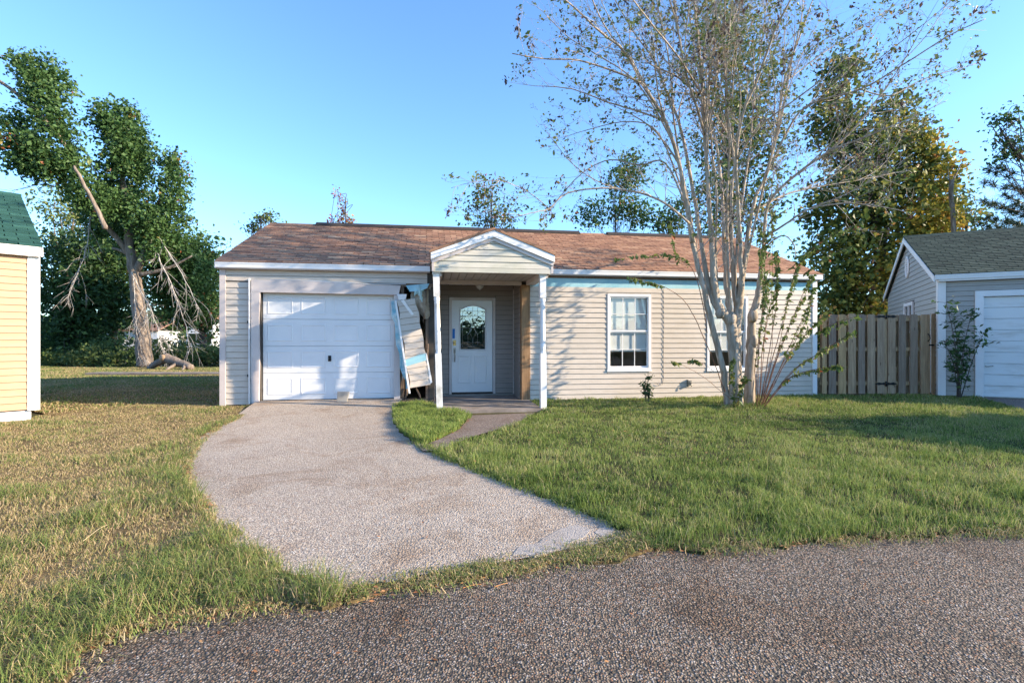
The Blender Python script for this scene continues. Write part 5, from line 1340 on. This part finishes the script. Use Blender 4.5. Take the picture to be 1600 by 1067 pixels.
# --- crape myrtle in front of the house
CY = 9.88
cb = Vector(((1160 - 800) / FPX * CY, CY, -0.01))
crape = empty('crape_myrtle', cb); tag(crape, 'multi stemmed crape myrtle with pale smooth bark and sparse leaves', 'tree')
rnd = random.Random(21)
tk = MB(); tw = MB(); LP, LT, LA_ = [], [], []
def cpt(px, py, dy): return at(px, py, CY + dy) - cb
def twig(p, d, L, r, lvl, leafy, tone=None):
    n_ = 4; pts_ = [p]; dd = d.normalized()
    if not inside(p + dd * L): L *= 0.35
    if not inside(p + dd * L): return
    for i in range(n_):
        dd = (dd + Vector((rnd.gauss(0, .12), rnd.gauss(0, .12), rnd.gauss(0.03, .10)))).normalized()
        pts_.append(pts_[-1] + dd * (L / n_))
    tw.tube(pts_, [r * (1 - 0.75 * i / n_) for i in range(n_ + 1)], 4 if r > .006 else 3, rnd.random(), False)
    if lvl > 0:
        for _ in range(rnd.choice((2, 3, 3, 4))):
            i = rnd.randrange(1, n_ + 1); a = pts_[i]
            d2 = (dd + Vector((rnd.gauss(0, .5), rnd.gauss(0, .5), rnd.gauss(0.08, .42)))).normalized()
            twig(a, d2, L * rnd.uniform(.4, .75), max(.0028, r * .55), lvl - 1, leafy)
    else:
        k = rnd.random()
        if k < leafy:
            for _ in range(rnd.randint(2, 6)):
                q = pts_[rnd.randrange(2, n_ + 1)] + Vector((rnd.gauss(0, .03), rnd.gauss(0, .03), rnd.gauss(-.01, .03)))
                LP.append(q); LT.append(rnd.uniform(.42, .95)); LA_.append(Vector((rnd.gauss(0, 1), rnd.gauss(0, 1), -.3)))
        elif k < leafy + .14:
            for _ in range(rnd.randint(3, 7)):
                LP.append(pts_[-1] + Vector((rnd.gauss(0, .035), rnd.gauss(0, .035), rnd.gauss(0, .04)))); LT.append(rnd.uniform(0, .18)); LA_.append(Vector((0, 0, 1)))
def inside(p):
    w_ = p + cb; px_ = 800 + FPX * w_.x / w_.y; py_ = HZ - FPX * (w_.z - CAMH) / w_.y
    lo = np.interp(py_, [-100, 0, 100, 200, 255, 275, 340, 380], [840, 815, 775, 825, 850, 690, 690, 1020]); hi = np.interp(py_, [-100, 0, 100, 200, 300, 380], [1560, 1555, 1560, 1450, 1430, 1420])
    return lo < px_ < hi and py_ < 385
def cl(path, r0, r1, start=0.35, step=0.26, leafy=.38, L=0.85, lvl=2, sub=3, pw=None):
    P_ = limb(tk, pw or [cpt(*q) for q in path], r0, r1, 8 if r0 > .03 else 6, 4, r0 * .10)
    acc = 0.0
    tot = sum((P_[i + 1] - P_[i]).length for i in range(len(P_) - 1)); run = 0
    for i in range(len(P_) - 1):
        l_ = (P_[i + 1] - P_[i]).length; run += l_; acc += l_
        if run / tot < start: acc = 0; continue
        while acc > step:
            acc -= step
            d_ = (P_[i + 1] - P_[i]).normalized()
            side = Vector((rnd.gauss(0, 1), rnd.gauss(0, 1), rnd.gauss(.15, .5))); side = (side - d_ * side.dot(d_)).normalized()
            twig(P_[i], (d_ * .75 + side * .8).normalized(), L * rnd.uniform(.45, 1.2), max(.0045, (r0 + (r1 - r0) * run / tot) * .38), lvl if rnd.random() < .55 else 1, leafy)
    twig(P_[-1], (P_[-1] - P_[-3]).normalized(), L, max(.005, r1), 2, leafy)
    if sub and r0 > .02:
        for _ in range(sub if r0 < .04 else sub + 2):
            i = rnd.randrange(int(len(P_) * .25), int(len(P_) * .8)); a = P_[i]; d_ = (P_[min(i + 2, len(P_) - 1)] - P_[i]).normalized()
            rs = (r0 + (r1 - r0) * i / len(P_)) * .55; ln_ = rnd.uniform(1.3, 2.6); pp = [a]
            sd_ = Vector((rnd.gauss(0, .38), rnd.gauss(0, .5), rnd.uniform(.15, .6)))
            for k in range(4):
                d_ = (d_ + sd_ * .30 + Vector((rnd.gauss(0, .08), rnd.gauss(0, .08), .05))).normalized(); pp.append(pp[-1] + d_ * ln_ / 4)
            if not inside(pp[-1]): continue
            cl([None] * 5, rs, .006, .2, .20, leafy, .65, 2, 0, pp)
    return P_
# lower trunks
for path, r0, r1 in (
    ([(1138, 640, 0), (1127, 570, -.05), (1108, 490, -.1), (1094, 430, -.15), (1082, 380, -.2)], .076, .055),
    ([(1152, 640, -.1), (1148, 560, -.1), (1141, 505, -.1), (1124, 480, -.12), (1115, 440, -.15), (1112, 380, -.2)], .150, .060),
    ([(1124, 488, -.12), (1108, 450, -.05), (1096, 380, .05)], .080, .052),
    ([(1149, 560, -.08), (1151, 500, -.05), (1155, 470, 0), (1160, 430, .05), (1167, 380, .1)], .125, .052),
    ([(1152, 480, 0), (1146, 430, .1), (1143, 380, .15)], .075, .050),
    ([(1156, 470, 0), (1158, 430, -.12), (1157, 380, -.2)], .070, .048),
    ([(1141, 500, -.1), (1136, 450, .05), (1131, 380, .15)], .070, .048),
    ([(1170, 638, .25), (1173, 560, .25), (1174, 520, .25), (1176, 492, .22), (1186, 455, .2), (1190, 420, .2), (1193, 380, .2)], .125, .046)):
    limb(tk, [cpt(*q) for q in path], r0 * .86, r1 * .74, 10, 5, .009)
for bx, by, dy, rr_ in ((1176, 493, .18, .10), (1142, 498, -.12, .10), (1125, 487, -.14, .09), (1178, 533, .20, .07)):
    c_ = cpt(bx, by, dy); tk.tube([c_ + Vector((0, 0, -.13)), c_ + Vector((0, 0, -.05)), c_ + Vector((.01, 0, .04)), c_ + Vector((0, 0, .12))], [rr_ * .6, rr_, rr_ * .95, rr_ * .5], 9)
LB = [
    ([(1082, 380, -.2), (1069, 300, -.4), (1058, 245, -.6), (1040, 190, -.8), (1003, 130, -1.1), (975, 80, -1.3), (940, 52, -1.6), (895, 10, -2.0)], .058, .012),
    ([(1003, 130, -1.1), (960, 112, -1.3), (905, 95, -1.5), (850, 92, -1.7), (800, 84, -1.9)], .026, .007),
    ([(1040, 190, -.8), (1000, 175, -.6), (950, 160, -.4), (895, 140, -.3), (850, 135, -.2)], .024, .007),
    ([(1096, 380, .05), (1083, 300, .2), (1068, 220, .5), (1056, 178, .7), (1040, 140, .9), (1022, 95, 1.1), (990, 50, 1.3), (955, -10, 1.5)], .052, .012),
    ([(1112, 380, -.2), (1107, 300, -.3), (1102, 215, -.35), (1098, 150, -.4), (1092, 80, -.5), (1086, 20, -.6), (1080, -50, -.7)], .060, .014),
    ([(1102, 213, -.35), (1086, 160, -.7), (1070, 110, -1.0), (1060, 50, -1.2), (1040, -20, -1.4)], .034, .010),
    ([(1102, 213, -.35), (1115, 150, -.1), (1123, 80, .1), (1130, 62, .15), (1150, 22, .3), (1165, -30, .5)], .034, .010),
    ([(1131, 380, .15), (1128, 300, .5), (1118, 220, .9), (1100, 150, 1.2), (1082, 60, 1.5), (1072, -20, 1.8)], .048, .012),
    ([(1143, 380, .15), (1143, 300, .3), (1148, 250, .4), (1128, 195, .2), (1090, 150, 0), (1060, 122, -.2), (1030, 108, -.4)], .048, .010),
    ([(1157, 380, -.2), (1152, 300, -.5), (1150, 250, -.7), (1160, 180, -1.0), (1185, 120, -1.2), (1210, 50, -1.5), (1240, -10, -1.8)], .048, .012),
    ([(1167, 380, .1), (1180, 310, .3), (1195, 280, .4), (1212, 215, .6), (1225, 130, .8), (1245, 70, 1.0), (1268, 5, 1.2)], .050, .012),
    ([(1193, 380, .2), (1200, 320, .1), (1230, 285, -.1), (1290, 240, -.4), (1350, 215, -.7), (1400, 195, -.9)], .046, .010),
    ([(1195, 280, .4), (1225, 215, .2), (1262, 165, 0), (1345, 140, -.3), (1410, 102, -.6), (1485, 55, -.9), (1540, 30, -1.1)], .034, .007),
    ([(1345, 140, -.3), (1390, 150, -.2), (1440, 125, -.1), (1490, 110, 0), (1525, 100, .1)], .018, .006),
    ([(1180, 330, .2), (1225, 305, .5), (1280, 292, .8), (1340, 282, 1.0), (1400, 270, 1.2)], .030, .007),
    ([(1196, 370, .2), (1225, 352, -.2), (1262, 328, -.5), (1320, 318, -.8), (1370, 322, -1.0), (1410, 330, -1.2)], .030, .007),
    ([(1195, 395, .2), (1205, 378, .1), (1225, 368, -.1), (1240, 382, -.2), (1243, 402, -.25)], .022, .008),
    ([(1078, 350, -.3), (1040, 318, -.5), (997, 301, -.6), (944, 294, -.7), (887, 302, -.9), (858, 326, -1.0), (838, 331, -1.1), (815, 337, -1.2)], .032, .007),
    ([(1075, 330, -.3), (1040, 255, .1), (1000, 258, .3), (955, 250, .5), (919, 264, .6), (890, 290, .7), (868, 316, .8)], .026, .006),
    ([(858, 326, -1.0), (828, 302, -1.1), (802, 289, -1.2), (780, 283, -1.3), (742, 284, -1.4), (705, 294, -1.5)], .012, .004),
    ([(1070, 310, .2), (1030, 210, .6), (985, 190, .9), (930, 200, 1.2), (880, 215, 1.4)], .026, .006),
    ([(1225, 130, .8), (1270, 95, 1.1), (1320, 60, 1.3), (1380, 20, 1.5)], .020, .006),
    ([(1150, 250, -.7), (1185, 200, -1.2), (1230, 165, -1.6), (1290, 120, -2.0), (1340, 70, -2.3)], .026, .006),
    ([(1098, 150, -.4), (1060, 90, -1.5), (1020, 40, -2.2), (985, -5, -2.8)], .022, .008),
    ([(1124, 480, -.1), (1118, 400, 0), (1120, 310, .1), (1112, 230, .1), (1108, 140, .1), (1112, 60, .1), (1120, -20, .2)], .036, .010),
    ([(1142, 495, -.1), (1137, 400, -.1), (1136, 310, -.3), (1140, 230, -.5), (1134, 150, -.8), (1138, 70, -1.0), (1146, -20, -1.2)], .036, .010),
    ([(1150, 490, -.03), (1150, 400, .1), (1160, 310, .5), (1172, 230, .8), (1178, 150, 1.1), (1190, 70, 1.4), (1200, -20, 1.6)], .036, .010),
    ([(1112, 500, -.1), (1092, 420, -.1), (1076, 320, -.1), (1062, 250, 0), (1052, 180, .1), (1046, 100, .2), (1030, 20, .3), (1020, -30, .3)], .036, .010),
    ([(1157, 465, .02), (1168, 400, .1), (1186, 320, -.2), (1204, 250, -.5), (1222, 180, -.8), (1236, 100, -1.0), (1252, 30, -1.2)], .034, .009),
    ([(1060, 240, -.6), (1020, 165, -.2), (985, 120, 0), (940, 90, .2), (890, 60, .4), (850, 20, .6)], .022, .007)]
for i, (path, r0, r1) in enumerate(LB):
    r0 *= .74; thin = r0 < .018
    cl(path, r0, r1, 0.15 if r0 < .035 else 0.40, 0.18, .60, 0.62 if thin else 0.85, 2)
tk.build('trunk', MT['bark_crape'], crape)
tw.build('branches', MT['bark_twig'], crape)
# leafy lower sprays
sp = MB(); SL, ST, SA = [], [], []
def spray(path, r0, s0, gap=.045, size_t=(.45, .85), drop=.05):
    P_ = limb(sp, [cpt(*q) for q in path], r0, .003, 5, 6, .004)
    n_ = len(P_)
    for i in range(int(n_ * s0), n_):
        for sg in (-1, 1):
            if rnd.random() < .12: continue
            d_ = (P_[min(i + 1, n_ - 1)] - P_[i - 1]).normalized(); sd_ = Vector((rnd.gauss(0, .4), sg * 1.0, rnd.gauss(-.4, .4)))
            for k in range(rnd.choice((2, 3, 3))):
                q = P_[i] + sd_ * rnd.uniform(.01, drop) + d_ * rnd.uniform(-.05, .05) + Vector((0, 0, -.02)); SL.append(q); ST.append(rnd.uniform(*size_t) if rnd.random() > .015 else 1.0); SA.append(sd_ + Vector((0, 0, -.5)))
spray([(1105, 520, -.2), (1095, 460, -.45), (1078, 415, -.6), (1050, 398, -.8), (1010, 398, -1.0), (962, 404, -1.2)], .010, .42)
spray([(1133, 612, -.2), (1105, 540, -.5), (1075, 478, -.7), (1045, 452, -.9), (1010, 440, -1.1), (985, 434, -1.2)], .009, .62)
spray([(1062, 412, -.65), (1052, 380, -.6), (1048, 350, -.5)], .006, .2)
spray([(1140, 622, -.3), (1100, 590, -.7), (1070, 572, -1.0), (1050, 564, -1.1)], .005, .85)
spray([(1115, 580, -.3), (1095, 566, -.5), (1078, 563, -.6)], .004, .5)
for path in ([(1184, 632, .0), (1186, 540, -.1), (1192, 460, -.2), (1188, 400, -.2), (1186, 350, -.2)], [(1186, 636, .0), (1200, 560, -.2), (1212, 480, -.4), (1216, 430, -.5), (1214, 395, -.6)],
             [(1188, 636, -.1), (1210, 550, -.3), (1232, 470, -.5), (1248, 420, -.6), (1262, 395, -.7)], [(1190, 636, -.1), (1222, 540, -.2), (1250, 470, -.3), (1268, 430, -.4)],
             [(1192, 636, 0), (1230, 550, -.5), (1258, 490, -.8), (1272, 450, -1.0)], [(1186, 636, .1), (1192, 540, .2), (1205, 470, .3), (1207, 380, .4), (1207, 330, .4)],
             [(1194, 636, -.1), (1240, 580, -.5), (1290, 545, -.9), (1330, 520, -1.2)], [(1190, 636, 0), (1225, 565, -.1), (1262, 520, -.2), (1290, 490, -.3)],
             [(1183, 636, -.2), (1180, 570, -.4), (1190, 500, -.6), (1198, 440, -.7)], [(1193, 636, -.2), (1236, 590, -.4), (1285, 575, -.6), (1318, 572, -.8)]):
    spray(path, .009, rnd.uniform(.25, .45)); spray([(a_ + rnd.uniform(-5, 5) * (k_ > 0), b_, c_ - .15 * (k_ > 0)) for k_, (a_, b_, c_) in enumerate(path)], .006, rnd.uniform(.3, .5))
for path in ([(1235, 420, -.5), (1275, 385, -.9), (1310, 362, -1.3), (1345, 350, -1.6)], [(1255, 430, -.6), (1290, 402, -.9), (1330, 385, -1.2)], [(1275, 520, -.7), (1305, 505, -1.0), (1345, 492, -1.3)], [(1193, 400, .1), (1198, 370, 0), (1205, 345, -.1), (1225, 330, -.2)], [(1195, 440, .1), (1193, 410, 0), (1196, 380, -.1)]):
    spray(path, .008, .1, .03, (.4, .75), .07)
spray([(1148, 636, -.35), (1147, 600, -.4), (1143, 575, -.42), (1146, 560, -.42)], .006, .1, drop=.06); spray([(1152, 636, -.3), (1160, 600, -.35), (1166, 590, -.35)], .006, .1, drop=.06)
sp.build('basal_shoots', MT['sucker'], crape)
leaf_obj('leaves', np.array([tuple(p) for p in LP]), 0.062, np.array(LT), MT['leaf_crape'], crape, 0.55, 0.2, seed=31, axis=np.array([tuple(a) for a in LA_]))
leaf_obj('shoot_leaves', np.array([tuple(p) for p in SL]), 0.10, np.array(ST), MT['leaf_crape'], crape, 0.5, 0.3, seed=32, axis=np.array([tuple(a) for a in SA]))

# --- shrub at the grey cottage corner, weed by the wall
def shrub(name, label, base, stems, ls, mt, seed, spread, per):
    r_ = empty(name, base); tag(r_, label, 'shrub'); rd = random.Random(seed); m_ = MB(); L_, A_, T_ = [], [], []
    for (dx, dy, h_) in stems:
        top = Vector((dx, dy, h_)); P_ = limb(m_, [(rd.gauss(0, .03), rd.gauss(0, .03), 0), top * .5 + Vector((rd.gauss(0, .05), 0, .1 * h_)), top], .012, .004, 5, 5)
        for i in range(3, len(P_)):
            for _ in range(3):
                d_ = Vector((rd.gauss(0, 1), rd.gauss(0, .8), rd.gauss(.35, .5))).normalized(); l_ = spread * rd.uniform(.4, 1.1)
                Q = limb(m_, [P_[i], P_[i] + d_ * l_ * .6, P_[i] + d_ * l_ + Vector((0, 0, .03))], .005, .002, 3, 2)
                for _k in range(per):
                    t_ = rd.uniform(.3, 1); L_.append(P_[i] + d_ * l_ * t_ + Vector((rd.gauss(0, .03), rd.gauss(0, .03), rd.gauss(0, .025)))); A_.append(d_ + Vector((rd.gauss(0, .5), rd.gauss(0, .5), -.2))); T_.append(rd.uniform(.2, .8))
    m_.build('stems', MT['bark_dark'], r_)
    leaf_obj('foliage', np.array([tuple(p) for p in L_]), ls, np.array(T_), MT[mt], r_, 0.42, 0.3, seed=seed, axis=np.array([tuple(a) for a in A_]))
p_ = at(1500, 622, 11.05)
shrub('corner_shrub', 'tall leafy shrub growing at the shaded corner of the grey cottage', (p_.x, 11.05, -0.02), [(-.30, 0, 2.1), (-.05, .1, 1.75), (.22, -.05, 1.9), (.42, -.1, 1.45), (-.42, -.1, 1.25), (.1, 0, 1.2), (-.2, -.1, .8)], .10, 'leaf_dark', 5, .25, 4)
p_ = at(1012, 634, 10.55)
shrub('wall_weed', 'small upright weed sprouting against the beige wall below the window', (p_.x, 10.55, -0.02), [(.05, 0, .55), (-.10, 0, .36), (.02, .02, .30)], .075, 'leaf_dark', 6, .10, 3)

# --- small litter on the paving
for nm, lab, pts_, r_, mt in (
    ('dry_stalk', 'pale dry stalk lying at the grass edge of the road', [(212, 978), (240, 962), (271, 946)], .004, 'straw'),
    ('pine_straw', 'orange pine straw strand lying on the road below the weeds', [(719, 911), (738, 904), (757, 901)], .003, 'rust_straw'),
    ('pine_straw', 'second orange straw strand nearest the camera side of the weeds', [(722, 918), (740, 913), (752, 912)], .0025, 'rust_straw'),
    ('pine_straw', 'short orange straw strand on the road right of the other strands', [(772, 916), (784, 912), (793, 910)], .0025, 'rust_straw'),
    ('dry_stalk', 'thin dry stalk bent over in the straw coloured lawn', [(130, 858), (155, 838), (168, 832)], .0018, 'straw')):
    m = MB(); P_ = []
    for q in pts_:
        gx, gy = gpt(*q); P_.append(Vector((gx, gy, -.004 if 'lawn' not in lab else .05)))
    o_ = P_[0].copy(); limb(m, [p - o_ + Vector((0, 0, r_)) for p in P_], r_, r_ * .6, 5, 4)
    s = m.build(nm, MT[mt]); s.location = o_; tag(s, lab, 'twig')
